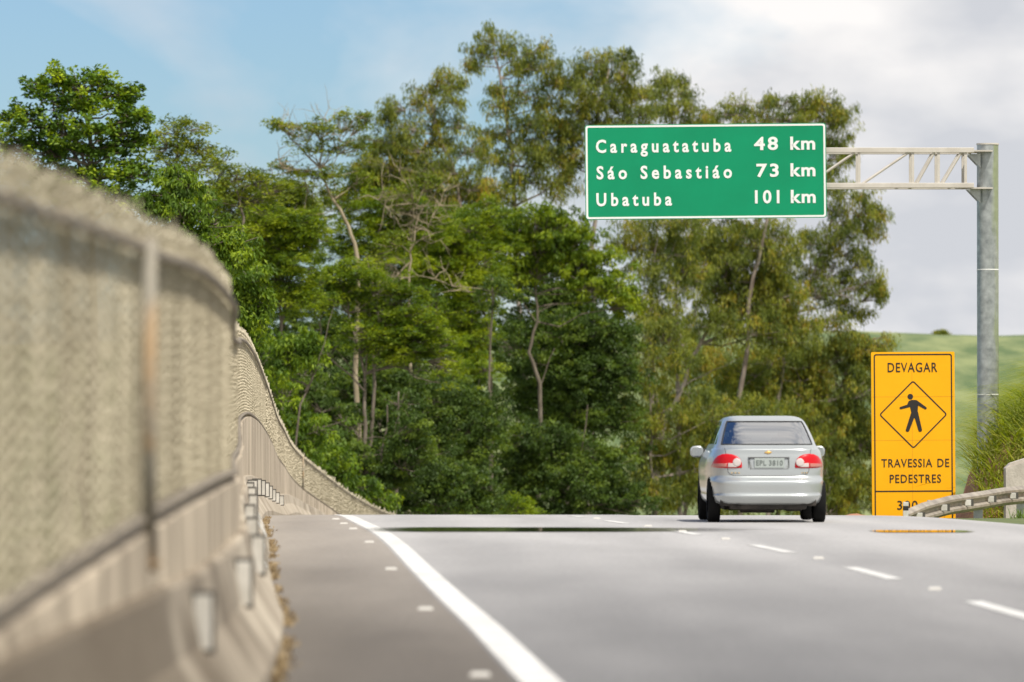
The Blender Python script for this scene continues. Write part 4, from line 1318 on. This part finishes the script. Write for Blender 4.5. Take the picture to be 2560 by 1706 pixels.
ground_y = lambda x, y: float(terrain_z(np.array(x), np.array(y)))
tree_id = [0]
def tree(name, label, Y, sp, clumps, trunk, tr=.18, dens=1.0, cat='tree', group=None, limbs=(), depth=1.0, bare=0, shell=.55, bark=None, leaf=None, twigs=True, fill=None):
    if fill is None: fill = sp in ('feather', 'bright', 'dark') or 'filling' in label or 'behind the car' in label
    """clumps/trunk/limbs are given in display pixels of the photo and set at real depth Y"""
    tree_id[0] += 1
    r = np.random.default_rng(100 + tree_id[0] * 7)
    spec = SPEC[sp]
    kp = KD / FPX * Y
    tp = [np.array(PX(x, y, Y)) for x, y in trunk]
    gz = ground_y(tp[0][0], Y)
    if tp[0][2] > gz: tp = [np.array([tp[0][0] + r.normal(0, .2), Y, gz - .2])] + tp
    else: tp[0][2] = gz - .2
    root = empty(name, (tp[0][0], Y, tp[0][2] + .2), label, cat, group)
    RL = np.array(root.location)
    wood = MB()
    n = len(tp)
    # refine trunk
    path = []
    for i in range(n - 1):
        seg = wob(tp[i], tp[i + 1], r, 3, .025)
        path += seg[:-1]
    path.append(tuple(tp[-1]))
    tr = tr * .5 * (Y / 190.0)
    rads = [tr * (1 - .72 * i / (len(path) - 1)) for i in range(len(path))]
    wood.tube([np.array(p) - RL for p in path], rads, 8)
    Vs, Ts = [], []
    clumps = list(clumps)
    if fill:
        extra = []
        for a in range(len(clumps)):
            for b in range(a + 1, len(clumps)):
                A, B = clumps[a], clumps[b]
                dd = math.hypot(A[0] - B[0], A[1] - B[1])
                if dd < 1.5 * (A[2] + B[2]) * .62 and dd > 20 and r.uniform() < .55:
                    t_ = r.uniform(.35, .65)
                    extra.append((A[0] + (B[0] - A[0]) * t_ + r.normal(0, 6), A[1] + (B[1] - A[1]) * t_ + r.normal(0, 5), (A[2] + B[2]) * .36, (A[3] + B[3]) * .36))
        clumps += extra
    pa_ = np.array(path)
    for (xd, yd, rx, ry) in clumps:
        C = np.array(PX(xd, yd, Y)); rxm, rzm = rx * kp, ry * kp
        rd = (rxm * rzm) ** .5 * depth
        C[1] += r.normal(0, rd * .55)
        Vq, ti, S = leaf_block(C, np.array([rxm, rd, rzm]), spec, dens, r, shell, Y / 190.0)
        Vs.append(Vq); Ts.append(ti)
        # limb from the trunk to the clump, then twigs to some of its sprays
        cand = np.where(pa_[:, 2] < C[2] - .1)[0]
        j = cand[np.argmin(np.linalg.norm(pa_[cand] - C, axis=1))] if len(cand) else 0
        j = max(j, min(2, len(path) - 1))
        br = wob(pa_[j], C, r, 4, .05)
        r0 = min(rads[j] * .7, .09)
        wood.tube([np.array(p) - RL for p in br], [r0, r0 * .8, r0 * .62, r0 * .45, r0 * .3], 5, False)
        if twigs:
            for s in S[:: max(1, len(S) // 14)]:
                wood.tube([np.array(p) - RL for p in wob(br[3], s, r, 2, .06)], [r0 * .4, .018, .008], 4, False)
    for lm, r0, r1 in limbs:
        pts = [np.array(PX(x, y, Y)) + np.array([0, r.normal(0, .25) if i else 0, 0]) for i, (x, y) in enumerate(lm)]
        pp = []
        for i in range(len(pts) - 1): pp += wob(pts[i], pts[i + 1], r, 3, .03)[:-1]
        pp.append(tuple(pts[-1]))
        wood.tube([np.array(p) - RL for p in pp], list(np.linspace(r0 * .5, r1 * .5, len(pp))), 7, False)
        for b_ in range(bare):
            k_ = r.integers(len(pp) // 3, len(pp))
            d = r.normal(0, 1, 3) * np.array([1, .7, .8]) + np.array([0, 0, .5])
            e = np.array(pp[k_]) + d / np.linalg.norm(d) * r.uniform(.7, 1.7)
            tw = wob(pp[k_], e, r, 3, .07)
            wood.tube([np.array(p) - RL for p in tw], [.028, .02, .014, .006], 4, False)
            for _ in range(2):
                e2 = np.array(tw[2]) + r.normal(0, .45, 3) + np.array([0, 0, .25])
                wood.tube([np.array(p) - RL for p in wob(tw[2], e2, r, 2, .08)], [.012, .009, .004], 3, False)
    wood.build('trunk', M[bark or spec['bark']], root, True)
    if Vs:
        Vq = np.concatenate(Vs) - RL
        mesh_np('crown', Vq, np.arange(len(Vq)).reshape(-1, 4), M[leaf or spec['mat']], root, attr=np.concatenate(Ts))
    return root

#@@TREES
tree('canopy_tree', 'broad olive tree filling the skyline between the slender olive tree and the pale forked tree', 292, 'olive',
     [(540, 440, 50, 26), (600, 450, 54, 28), (660, 440, 50, 26), (700, 460, 50, 28), (560, 490, 56, 30), (630, 500, 56, 30), (500, 480, 50, 30), (700, 510, 50, 30), (590, 550, 60, 34), (520, 540, 50, 34), (660, 560, 60, 34)],
     [(610, 1150), (608, 800), (605, 600), (600, 480)], .2, 1.1, fill=True)
tree('canopy_tree', 'rounded green tree behind the bare twigs of the dead tree', 310, 'feather',
     [(960, 520, 60, 34), (1030, 530, 60, 34), (1090, 520, 60, 34), (900, 540, 60, 34), (980, 590, 64, 36), (1060, 600, 64, 36), (900, 610, 60, 36), (1130, 580, 56, 34), (1000, 660, 64, 36), (1100, 680, 64, 40)],
     [(1010, 1180), (1008, 850), (1005, 680), (1010, 560)], .18, 1.0)
tree('canopy_tree', 'tall olive tree closing the skyline left of the rusty eucalyptus', 338, 'olive',
     [(850, 350, 44, 24), (900, 340, 50, 28), (880, 400, 54, 30), (950, 400, 54, 30), (820, 410, 50, 26), (1010, 410, 54, 30), (900, 450, 60, 32), (980, 460, 60, 32), (830, 460, 54, 30), (1060, 470, 54, 32), (1120, 450, 50, 30)],
     [(930, 1150), (928, 800), (925, 600), (915, 420)], .2, 1.0, fill=True)

tree('eucalyptus_tree', 'slim eucalyptus hanging below the left half of the green sign', 335, 'euca',
     [(1470, 520, 44, 28), (1520, 510, 44, 26), (1580, 515, 44, 26), (1440, 570, 44, 30), (1500, 570, 46, 30), (1560, 580, 46, 30), (1480, 630, 46, 32), (1540, 650, 46, 32), (1470, 690, 44, 30), (1520, 720, 46, 30), (1600, 620, 44, 30)],
     [(1500, 1150), (1502, 850), (1500, 650), (1510, 520)], .16, .9, shell=.3)
tree('canopy_tree', 'leafy tree standing behind the pale forked trunk', 300, 'feather',
     [(760, 480, 50, 26), (830, 480, 50, 26), (900, 470, 50, 28), (960, 480, 50, 28), (800, 530, 54, 30), (880, 530, 54, 30), (950, 545, 54, 30), (860, 590, 54, 30), (780, 590, 50, 30), (690, 480, 40, 22), (1010, 510, 50, 30)],
     [(870, 1150), (870, 800), (865, 600), (860, 500)], .18, 1.0)

tree('broadleaf_tree', 'tall broadleaf tree with round yellow-green leaf tufts at the far left', 175, 'broad',
     [(125, 180, 36, 28), (95, 215, 34, 26), (180, 205, 36, 30), (228, 185, 34, 26), (255, 215, 28, 24), (150, 245, 50, 26), (220, 250, 46, 26), (293, 215, 22, 18), (300, 250, 34, 24),
      (28, 268, 30, 22), (75, 285, 40, 26), (135, 305, 48, 26), (205, 300, 44, 26), (270, 300, 40, 28), (325, 275, 26, 20), (40, 335, 46, 30), (110, 350, 52, 30), (190, 355, 50, 30), (265, 350, 46, 30), (325, 325, 28, 22),
      (60, 395, 50, 28), (150, 405, 55, 30), (235, 410, 50, 30), (310, 400, 40, 30), (190, 455, 60, 28), (280, 460, 50, 30), (110, 450, 55, 28)],
     [(215, 760), (212, 560), (208, 420), (205, 300), (180, 215)], .30, 1.15, limbs=[([(210, 450), (260, 340), (290, 250)], .12, .03), ([(209, 430), (150, 330), (120, 220)], .13, .03), ([(209, 400), (165, 300), (60, 270)], .1, .03)], shell=.35)
tree('slender_tree', 'slender olive tree leaning right, between the left broadleaf tree and the open sky', 205, 'olive',
     [(405, 300, 42, 24), (440, 290, 34, 22), (380, 335, 40, 26), (430, 340, 44, 24), (465, 345, 24, 18), (400, 385, 50, 26), (455, 390, 40, 24), (440, 430, 50, 24)],
     [(410, 700), (405, 520), (400, 420), (410, 330)], .16, .95)
tree('canopy_tree', 'olive canopy tree with a ragged flat top, right of the slender olive tree', 225, 'olive',
     [(500, 370, 30, 22), (485, 415, 46, 26), (540, 410, 44, 24), (590, 420, 42, 24), (520, 455, 50, 24), (575, 465, 46, 22), (460, 470, 40, 24), (640, 440, 40, 22)],
     [(560, 760), (550, 600), (560, 500), (540, 430)], .18, 1.0)
tree('bright_tree', 'bright green tree with drooping leaves beside the blurred fence top', 150, 'bright',
     [(410, 400, 30, 24), (385, 440, 40, 30), (440, 450, 44, 30), (360, 480, 40, 26), (420, 500, 46, 30), (480, 510, 40, 28), (450, 550, 44, 30), (500, 560, 42, 32), (470, 600, 40, 30), (530, 605, 36, 30), (560, 560, 26, 24), (400, 560, 50, 40)],
     [(470, 1000), (465, 760), (455, 600), (430, 480)], .15, 1.15)
tree('bright_tree', 'bright green leafy tree hugging the fence at its steepest drop', 156, 'bright',
     [(545, 650, 34, 30), (590, 640, 28, 26), (510, 660, 36, 30), (560, 700, 36, 30), (600, 690, 24, 22), (535, 730, 36, 30), (590, 750, 30, 26), (560, 790, 36, 28)],
     [(560, 1100), (560, 900), (550, 700)], .12, 1.1)
tree('shrubby_tree', 'small tree with glowing lime leaf pads in front of dark trunks', 232, 'bright',
     [(650, 790, 30, 18), (690, 780, 30, 18), (720, 795, 26, 16), (660, 830, 36, 18), (710, 835, 30, 18), (640, 860, 26, 18)],
     [(660, 1150), (690, 930), (740, 820), (730, 770)], .10, 1.2, limbs=[([(700, 900), (735, 820), (770, 700)], .07, .02)])
tree('feathery_tree', 'feathery yellow-green dome tree above the fence drop, left one of the two domes', 246, 'feather',
     [(620, 500, 50, 24), (580, 530, 46, 26), (660, 525, 50, 26), (700, 505, 36, 22), (560, 575, 40, 28), (615, 575, 54, 30), (680, 580, 50, 28), (600, 625, 52, 30), (660, 635, 54, 30), (720, 560, 34, 26), (640, 690, 56, 30), (700, 690, 40, 28)],
     [(650, 1100), (645, 800), (640, 640), (630, 540)], .17, 1.15)
tree('feathery_tree', 'feathery dome tree with bare grey twigs under its rim, right one of the two domes', 262, 'feather',
     [(760, 640, 46, 24), (820, 625, 50, 26), (880, 650, 48, 26), (930, 690, 44, 26), (720, 690, 40, 26), (790, 690, 54, 30), (860, 710, 54, 30), (975, 745, 42, 26), (910, 760, 50, 28), (840, 770, 50, 26), (1010, 800, 40, 26), (960, 815, 44, 24), (1030, 850, 34, 22), (900, 820, 40, 22)],
     [(845, 1180), (840, 980), (838, 860), (800, 720)], .20, 1.15, bare=7,
     limbs=[([(838, 880), (770, 800), (720, 850), (690, 900)], .05, .015), ([(838, 880), (850, 790), (880, 720)], .09, .03), ([(838, 900), (740, 800), (735, 740), (745, 660)], .09, .03), ([(740, 815), (800, 760), (880, 740)], .06, .012), ([(1010, 880), (960, 870), (940, 850)], .05, .012)])
tree('pale_tree', 'sparse pale-barked tree with a forked bare trunk and thin crown against the sky', 275, 'olive',
     [(690, 300, 40, 20), (650, 290, 26, 16), (740, 305, 34, 20), (800, 270, 34, 20), (830, 290, 26, 20), (720, 345, 40, 20), (650, 390, 44, 22), (700, 400, 40, 20), (770, 405, 36, 20), (800, 340, 34, 20), (820, 420, 36, 24), (770, 450, 36, 22)],
     [(825, 1000), (822, 600), (815, 560), (790, 500), (755, 440), (735, 385)], .20, .62, bare=9, bark='bark_pale', shell=.3,
     limbs=[([(735, 385), (740, 330), (750, 280)], .09, .02), ([(735, 390), (700, 350), (640, 290)], .08, .02), ([(738, 388), (770, 340), (800, 300)], .07, .02), ([(735, 395), (690, 390), (620, 380)], .06, .02), ([(700, 400), (705, 440), (690, 520)], .06, .03)])
tree('dead_tree', 'tangled grey leafless tree between the feathery domes and the green sign', 290, 'olive',
     [(900, 560, 40, 24), (980, 420, 30, 20), (930, 450, 34, 20)],
     [(930, 1000), (940, 620), (945, 560)], .15, .5, bare=16, bark='bark_pale',
     limbs=[([(942, 580), (960, 500), (1010, 430)], .09, .02), ([(942, 575), (980, 530), (1020, 440)], .07, .015), ([(945, 600), (900, 640), (860, 660)], .07, .015), ([(943, 560), (910, 500), (870, 460)], .07, .015), ([(940, 640), (880, 630), (1000, 640), (1060, 665)], .05, .012), ([(945, 560), (950, 470), (920, 400)], .06, .015)])
tree('eucalyptus_tree', 'tallest eucalyptus, its airy top rising above everything left of the green sign', 345, 'euca',
     [(1130, 95, 44, 24), (1095, 120, 26, 20), (1170, 120, 34, 22), (1085, 148, 16, 12), (1235, 115, 32, 24), (1225, 155, 34, 26), (1265, 155, 28, 28), (1190, 160, 26, 18), (1275, 190, 22, 18), (1150, 205, 24, 18), (1205, 215, 34, 22), (1155, 250, 36, 24), (1245, 245, 40, 28), (1300, 195, 26, 20), (1215, 285, 44, 28), (1150, 310, 44, 26), (1265, 300, 44, 30), (1215, 345, 50, 30), (1150, 375, 46, 30), (1275, 360, 46, 32), (1220, 420, 54, 32), (1290, 425, 44, 30), (1150, 445, 46, 30)],
     [(1215, 1000), (1190, 520), (1175, 380), (1165, 270), (1150, 180), (1135, 110)], .20, .95, shell=.3, limbs=[([(1180, 420), (1210, 300), (1240, 160)], .08, .02), ([(1180, 450), (1230, 360), (1270, 250)], .07, .02)])
tree('eucalyptus_tree', 'eucalyptus with rusty leaf tufts leaning left of the tallest one', 335, 'euca',
     [(1010, 180, 26, 16), (975, 205, 28, 16), (1040, 195, 26, 16), (965, 240, 34, 20), (1030, 235, 34, 22), (900, 250, 28, 18), (890, 275, 20, 16), (985, 285, 40, 24), (1060, 285, 34, 22), (930, 300, 40, 22), (1010, 330, 44, 26), (880, 330, 44, 26), (945, 350, 40, 24), (1080, 345, 40, 26), (860, 375, 40, 24), (1050, 395, 44, 28), (985, 400, 40, 26), (920, 410, 40, 26), (1090, 430, 44, 28), (1020, 460, 44, 28)],
     [(1080, 1000), (1070, 560), (1050, 420), (1010, 310), (985, 230)], .18, .95, shell=.3, limbs=[([(1050, 430), (980, 380), (900, 290)], .07, .02)])
tree('eucalyptus_tree', 'broad eucalyptus whose crown peaks just above the left half of the green sign', 345, 'euca',
     [(1380, 140, 34, 20), (1420, 135, 34, 22), (1445, 165, 30, 22), (1340, 165, 32, 22), (1390, 185, 40, 24), (1330, 205, 36, 24), (1440, 205, 34, 22), (1480, 215, 26, 20), (1380, 230, 44, 28), (1430, 250, 40, 26), (1320, 250, 44, 28), (1350, 290, 44, 26), (1300, 310, 40, 30), (1420, 300, 44, 28), (1480, 260, 34, 26), (1370, 340, 50, 30), (1300, 370, 44, 30), (1440, 360, 50, 30)],
     [(1360, 1000), (1360, 560), (1365, 400), (1375, 250), (1400, 160)], .20, 1.1, shell=.3)
tree('eucalyptus_tree', 'eucalyptus with a small notched top right of centre above the green sign', 350, 'euca',
     [(1520, 185, 26, 16), (1555, 190, 26, 18), (1565, 220, 28, 18), (1515, 225, 32, 22), (1590, 250, 34, 20), (1535, 265, 40, 24), (1620, 275, 26, 16), (1590, 295, 40, 24), (1500, 310, 44, 26), (1560, 340, 50, 28), (1640, 330, 36, 24)],
     [(1560, 1000), (1550, 560), (1545, 360), (1540, 230)], .18, .95, shell=.3)
tree('eucalyptus_tree', 'eucalyptus with drooping sprays poking out behind the top right sign corner', 345, 'euca',
     [(1690, 245, 34, 20), (1670, 270, 34, 18), (1740, 255, 34, 20), (1790, 235, 34, 20), (1840, 245, 36, 22), (1880, 225, 26, 16), (1910, 245, 24, 18), (1945, 270, 24, 20), (1920, 285, 30, 22), (1800, 275, 44, 22), (1730, 290, 40, 22), (1870, 275, 40, 22), (1930, 330, 30, 20), (1945, 365, 24, 18), (1910, 350, 28, 22), (1850, 340, 46, 28), (1780, 350, 50, 30), (1700, 360, 50, 30), (1910, 390, 24, 14)],
     [(1700, 1010), (1720, 700), (1760, 520), (1790, 380), (1800, 280)], .20, 1.0, shell=.3)
tree('eucalyptus_tree', 'drooping eucalyptus at the right end of the wood, overhanging the pale sky', 352, 'euca',
     [(1925, 430, 34, 18), (1960, 455, 34, 20), (1990, 490, 34, 22), (2015, 490, 22, 22), (1935, 490, 36, 24), (1960, 530, 40, 26), (2005, 535, 26, 22), (1910, 545, 40, 28), (1945, 580, 42, 28), (1985, 600, 26, 20), (1900, 610, 40, 28), (1955, 640, 34, 22), (2015, 650, 22, 20), (2025, 675, 16, 18), (1980, 670, 30, 20), (1935, 690, 34, 22), (1890, 680, 40, 26), (1965, 720, 32, 18), (1900, 740, 40, 24), (1850, 560, 44, 30), (1840, 640, 44, 30)],
     [(1760, 1120), (1790, 900), (1830, 720), (1880, 600), (1930, 480)], .18, .95, shell=.3, limbs=[([(1830, 730), (1900, 690), (1990, 660)], .06, .02)])
tree('eucalyptus_tree', 'big eucalyptus with a long bare trunk leaning right behind the car', 346, 'euca',
     [(1680, 540, 60, 34), (1600, 545, 54, 32), (1760, 540, 60, 34), (1540, 570, 40, 34), (1640, 600, 60, 36), (1720, 610, 60, 36), (1800, 600, 50, 34), (1590, 650, 54, 34), (1760, 680, 60, 36), (1680, 680, 60, 36), (1820, 690, 44, 34), (1640, 750, 54, 34), (1730, 760, 60, 36), (1800, 770, 56, 34), (1860, 760, 40, 30)],
     [(1508, 1100), (1512, 1020), (1560, 910), (1610, 790), (1650, 690), (1690, 590)], .22, 1.0, shell=.3,
     limbs=[([(1570, 890), (1640, 850), (1720, 820)], .07, .02), ([(1500, 930), (1500, 860), (1490, 760)], .17, .09), ([(1610, 790), (1600, 700), (1580, 600)], .09, .03), ([(1590, 905), (1550, 895), (1538, 902)], .06, .03)])
tree('eucalyptus_tree', 'low spreading eucalyptus filling the space between the car roof and the yellow sign', 352, 'euca',
     [(1760, 830, 56, 32), (1840, 830, 50, 32), (1910, 810, 44, 30), (1960, 790, 36, 26), (1990, 820, 34, 30), (2020, 790, 24, 14), (1700, 870, 50, 32), (1790, 890, 56, 34), (1870, 890, 56, 34), (1950, 880, 50, 34), (2005, 900, 34, 34), (1920, 950, 50, 34), (1980, 970, 40, 36), (1900, 1010, 50, 34), (1970, 1040, 44, 36), (2020, 1010, 30, 40), (1930, 1090, 50, 36), (1985, 1120, 40, 40), (1900, 1150, 46, 36), (1960, 1170, 46, 30), (1840, 960, 54, 34), (2030, 1120, 30, 40)],
     [(1900, 1260), (1890, 1050), (1860, 930), (1830, 850)], .17, 1.15, shell=.3)
tree('eucalyptus_tree', 'eucalyptus thicket behind the left side of the car with pale forked stems', 332, 'euca',
     [(1490, 760, 46, 30), (1540, 770, 40, 28), (1500, 820, 50, 30), (1560, 830, 40, 30), (1470, 880, 44, 30), (1450, 960, 46, 34), (1520, 960, 44, 30), (1570, 970, 44, 34), (1620, 930, 44, 34), (1480, 1040, 50, 34), (1550, 1060, 50, 34), (1620, 1040, 50, 36), (1680, 960, 46, 36), (1460, 1120, 50, 36), (1530, 1140, 50, 36), (1600, 1130, 50, 36), (1670, 1080, 46, 40), (1660, 1160, 50, 30), (1740, 950, 50, 36), (1800, 1040, 60, 50), (1760, 1120, 60, 40)],
     [(1510, 1260), (1500, 1100), (1495, 960), (1490, 850)], .15, 1.05, shell=.3)
tree('weeping_tree', 'large dark-centred tree with hanging yellow-green leaves on its dome, mid picture', 312, 'bright',
     [(1230, 500, 50, 26), (1290, 520, 50, 28), (1170, 520, 44, 26), (1340, 560, 46, 28), (1240, 560, 54, 28), (1180, 580, 44, 28), (1390, 610, 42, 28), (1310, 610, 54, 28), (1240, 620, 50, 28), (1430, 660, 34, 28), (1370, 670, 50, 28), (1440, 710, 28, 28), (1170, 640, 40, 28), (1130, 560, 34, 26)],
     [(1235, 1180), (1240, 880), (1215, 810), (1235, 740), (1230, 640)], .19, 1.1, leaf='leaf_feather', limbs=[([(1245, 880), (1275, 800)], .07, .03), ([(1235, 745), (1205, 700), (1190, 660)], .07, .02), ([(1232, 720), (1275, 700), (1340, 695)], .06, .02)])
tree('leafy_tree', 'mid-green tree with a mottled dome left of the dark-centred tree', 305, 'feather',
     [(1060, 520, 46, 28), (1120, 500, 44, 26), (1010, 560, 44, 28), (1070, 590, 50, 30), (960, 600, 44, 28), (1020, 640, 50, 30), (1090, 660, 44, 32), (1120, 610, 40, 30), (1060, 720, 48, 32), (1100, 770, 44, 32), (1050, 800, 44, 30), (1110, 850, 40, 34)],
     [(1130, 1180), (1128, 860), (1125, 760), (1090, 620)], .17, 1.1, limbs=[([(1128, 880), (1128, 760), (1118, 680)], .10, .05)], leaf='leaf_feather')
for i, (lab, Y, cl, tk) in enumerate([
    ('dark leafy tree under the weeping dome with ferny lower boughs', 318,
     [(1290, 760, 60, 40), (1360, 760, 56, 40), (1420, 790, 46, 40), (1210, 860, 56, 40), (1290, 850, 60, 44), (1370, 860, 60, 44), (1430, 880, 44, 44), (1170, 780, 40, 40), (1240, 940, 60, 40), (1320, 950, 60, 44), (1400, 970, 56, 44)], [(1300, 1240), (1300, 1000), (1300, 820)]),
    ('dark leafy tree low in the wood, second clump left of the car', 306,
     [(1190, 1000, 50, 36), (1260, 1020, 60, 40), (1340, 1050, 60, 40), (1410, 1070, 50, 40), (1160, 1070, 44, 36), (1230, 1100, 60, 40), (1310, 1130, 60, 40), (1390, 1150, 56, 36), (1450, 1160, 50, 34), (1190, 1150, 50, 36), (1270, 1180, 60, 26)], [(1290, 1280), (1290, 1150), (1280, 1050)]),
    ('dark tree in deep shade behind bare brown trunks, left of picture centre', 285,
     [(860, 880, 50, 40), (930, 900, 54, 40), (1000, 920, 54, 40), (1060, 920, 50, 44), (1120, 960, 44, 44), (880, 960, 50, 40), (950, 990, 54, 40), (1030, 1010, 56, 44), (1100, 1040, 50, 44), (800, 900, 50, 44), (790, 980, 46, 40), (850, 1040, 54, 40)], [(905, 1260), (905, 1050), (910, 930)]),
    ('dark bushy tree above the far end of the fence', 262,
     [(720, 930, 46, 34), (770, 960, 46, 34), (690, 900, 40, 30), (740, 1010, 46, 34), (800, 1040, 46, 34), (850, 1090, 50, 34), (780, 1090, 44, 30), (900, 1120, 50, 34), (840, 1140, 46, 30), (960, 1060, 56, 40), (930, 1000, 46, 40)], [(830, 1260), (832, 1150), (832, 1010)]),
    ('dark low tree with fresh leaf tips at the crest right of the fence end', 272,
     [(950, 1090, 46, 30), (1010, 1090, 46, 34), (1060, 1110, 46, 34), (920, 1150, 46, 26), (980, 1140, 50, 30), (1050, 1160, 50, 28), (1100, 1120, 40, 34), (1110, 1170, 46, 24), (880, 1165, 36, 20)], [(1000, 1280), (1000, 1190), (1000, 1120)])]):
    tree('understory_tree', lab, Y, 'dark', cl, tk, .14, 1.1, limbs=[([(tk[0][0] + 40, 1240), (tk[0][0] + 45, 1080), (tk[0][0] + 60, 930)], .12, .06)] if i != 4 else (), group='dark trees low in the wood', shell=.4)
for lab, x, y0, y1, lean, rr_ in (('bare brown tree trunk standing alone below the right dome tree', 832, 1250, 1000, -3, .10), ('bare straight tree trunk in shade, right of the lone brown trunk', 908, 1250, 960, 4, .16), ('thin grey tree trunk in the dark gap left of the dark-centred tree', 1128, 1250, 700, 2, .12), ('forked brown tree trunk rising through the right dome tree', 846, 1200, 830, 6, .2)):
    tree('bare_trunk_tree', lab, 268 if x < 1000 else 300, 'dark', [(x + lean * 3, y1 - 30, 40, 30)], [(x, y0), (x + lean, (y0 + y1) / 2), (x + lean * 2, y1), (x + lean * 2, y1 - 60)], rr_, .8, bark='bark')
# loose bushes along the crest
tree('bush', 'rounded yellow-green bush at the road crest in front of the dark trees', 284, 'feather', [(1130, 1165, 50, 24), (1185, 1170, 46, 22), (1090, 1180, 40, 18)], [(1140, 1260), (1140, 1190)], .06, 1.3, cat='bush')
tree('bush', 'bright grassy bush at the road crest right of the fence end', 280, 'bright', [(1010, 1165, 40, 22), (1050, 1178, 34, 18), (965, 1178, 30, 16)], [(1010, 1260), (1010, 1190)], .06, 1.2, cat='bush')
tree('bush', 'light green bush peeping over the far end of the fence', 258, 'bright', [(850, 1130, 30, 22), (880, 1150, 26, 18), (820, 1110, 34, 24), (760, 1060, 40, 30), (780, 1085, 30, 22)], [(850, 1240), (840, 1160)], .06, 1.2, cat='bush')
tree('bush', 'bushy green undergrowth beside the middle of the fence', 238, 'bright', [(640, 900, 36, 34), (660, 960, 36, 34), (690, 1000, 34, 30), (630, 850, 30, 30), (710, 1040, 34, 26), (610, 800, 26, 30), (740, 980, 36, 30)], [(650, 1150), (655, 1000)], .08, 1.1, cat='bush')
# deeper row that closes the wood
for i, (lab, cl) in enumerate([
    ('dim green tree deep in the wood behind the right dome tree', [(820, 700, 90, 70), (900, 640, 80, 60), (760, 820, 80, 80), (900, 800, 90, 80), (850, 930, 100, 80), (830, 1060, 110, 80)]),
    ('dim green tree deep in the wood behind the mottled dome', [(1060, 620, 80, 70), (1000, 730, 90, 80), (1080, 800, 90, 90), (1040, 930, 100, 90), (1060, 1070, 110, 90)]),
    ('dim green tree deep in the wood behind the weeping dome', [(1250, 640, 90, 70), (1330, 720, 90, 80), (1240, 800, 90, 90), (1350, 860, 90, 90), (1280, 960, 110, 90), (1320, 1080, 120, 90)]),
    ('dim green tree deep in the wood behind the left dome tree', [(620, 620, 80, 60), (680, 720, 90, 80), (660, 850, 90, 90), (690, 980, 90, 80), (560, 760, 70, 80)])]):
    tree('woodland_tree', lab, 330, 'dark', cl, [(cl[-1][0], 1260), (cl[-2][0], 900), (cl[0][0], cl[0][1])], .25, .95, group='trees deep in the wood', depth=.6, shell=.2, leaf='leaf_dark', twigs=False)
for lab, cl in (('grey-green eucalyptus deep in the wood behind the leaning trunk', [(1560, 760, 80, 70), (1620, 870, 90, 80), (1520, 940, 90, 80), (1600, 1010, 100, 80), (1560, 1120, 110, 80)]),
                ('grey-green eucalyptus deep in the wood behind the car', [(1720, 850, 90, 70), (1800, 930, 100, 80), (1720, 1000, 100, 80), (1840, 1040, 100, 80), (1760, 1130, 120, 80)])):
    tree('eucalyptus_tree', lab, 365, 'euca', cl, [(cl[-1][0], 1260), (cl[-2][0], 1000), (cl[0][0], cl[0][1])], .2, .9, depth=.6, shell=.2, twigs=False)
# lone tree on the hill crest
tree('hill_tree', 'tiny lone tree on the skyline of the green hill', 880, 'dark', [(2165, 767, 4, 2), (2159, 769, 3, 1.5)], [(2165, 790), (2165, 769)], .1, .25, leaf='leaf_euca')
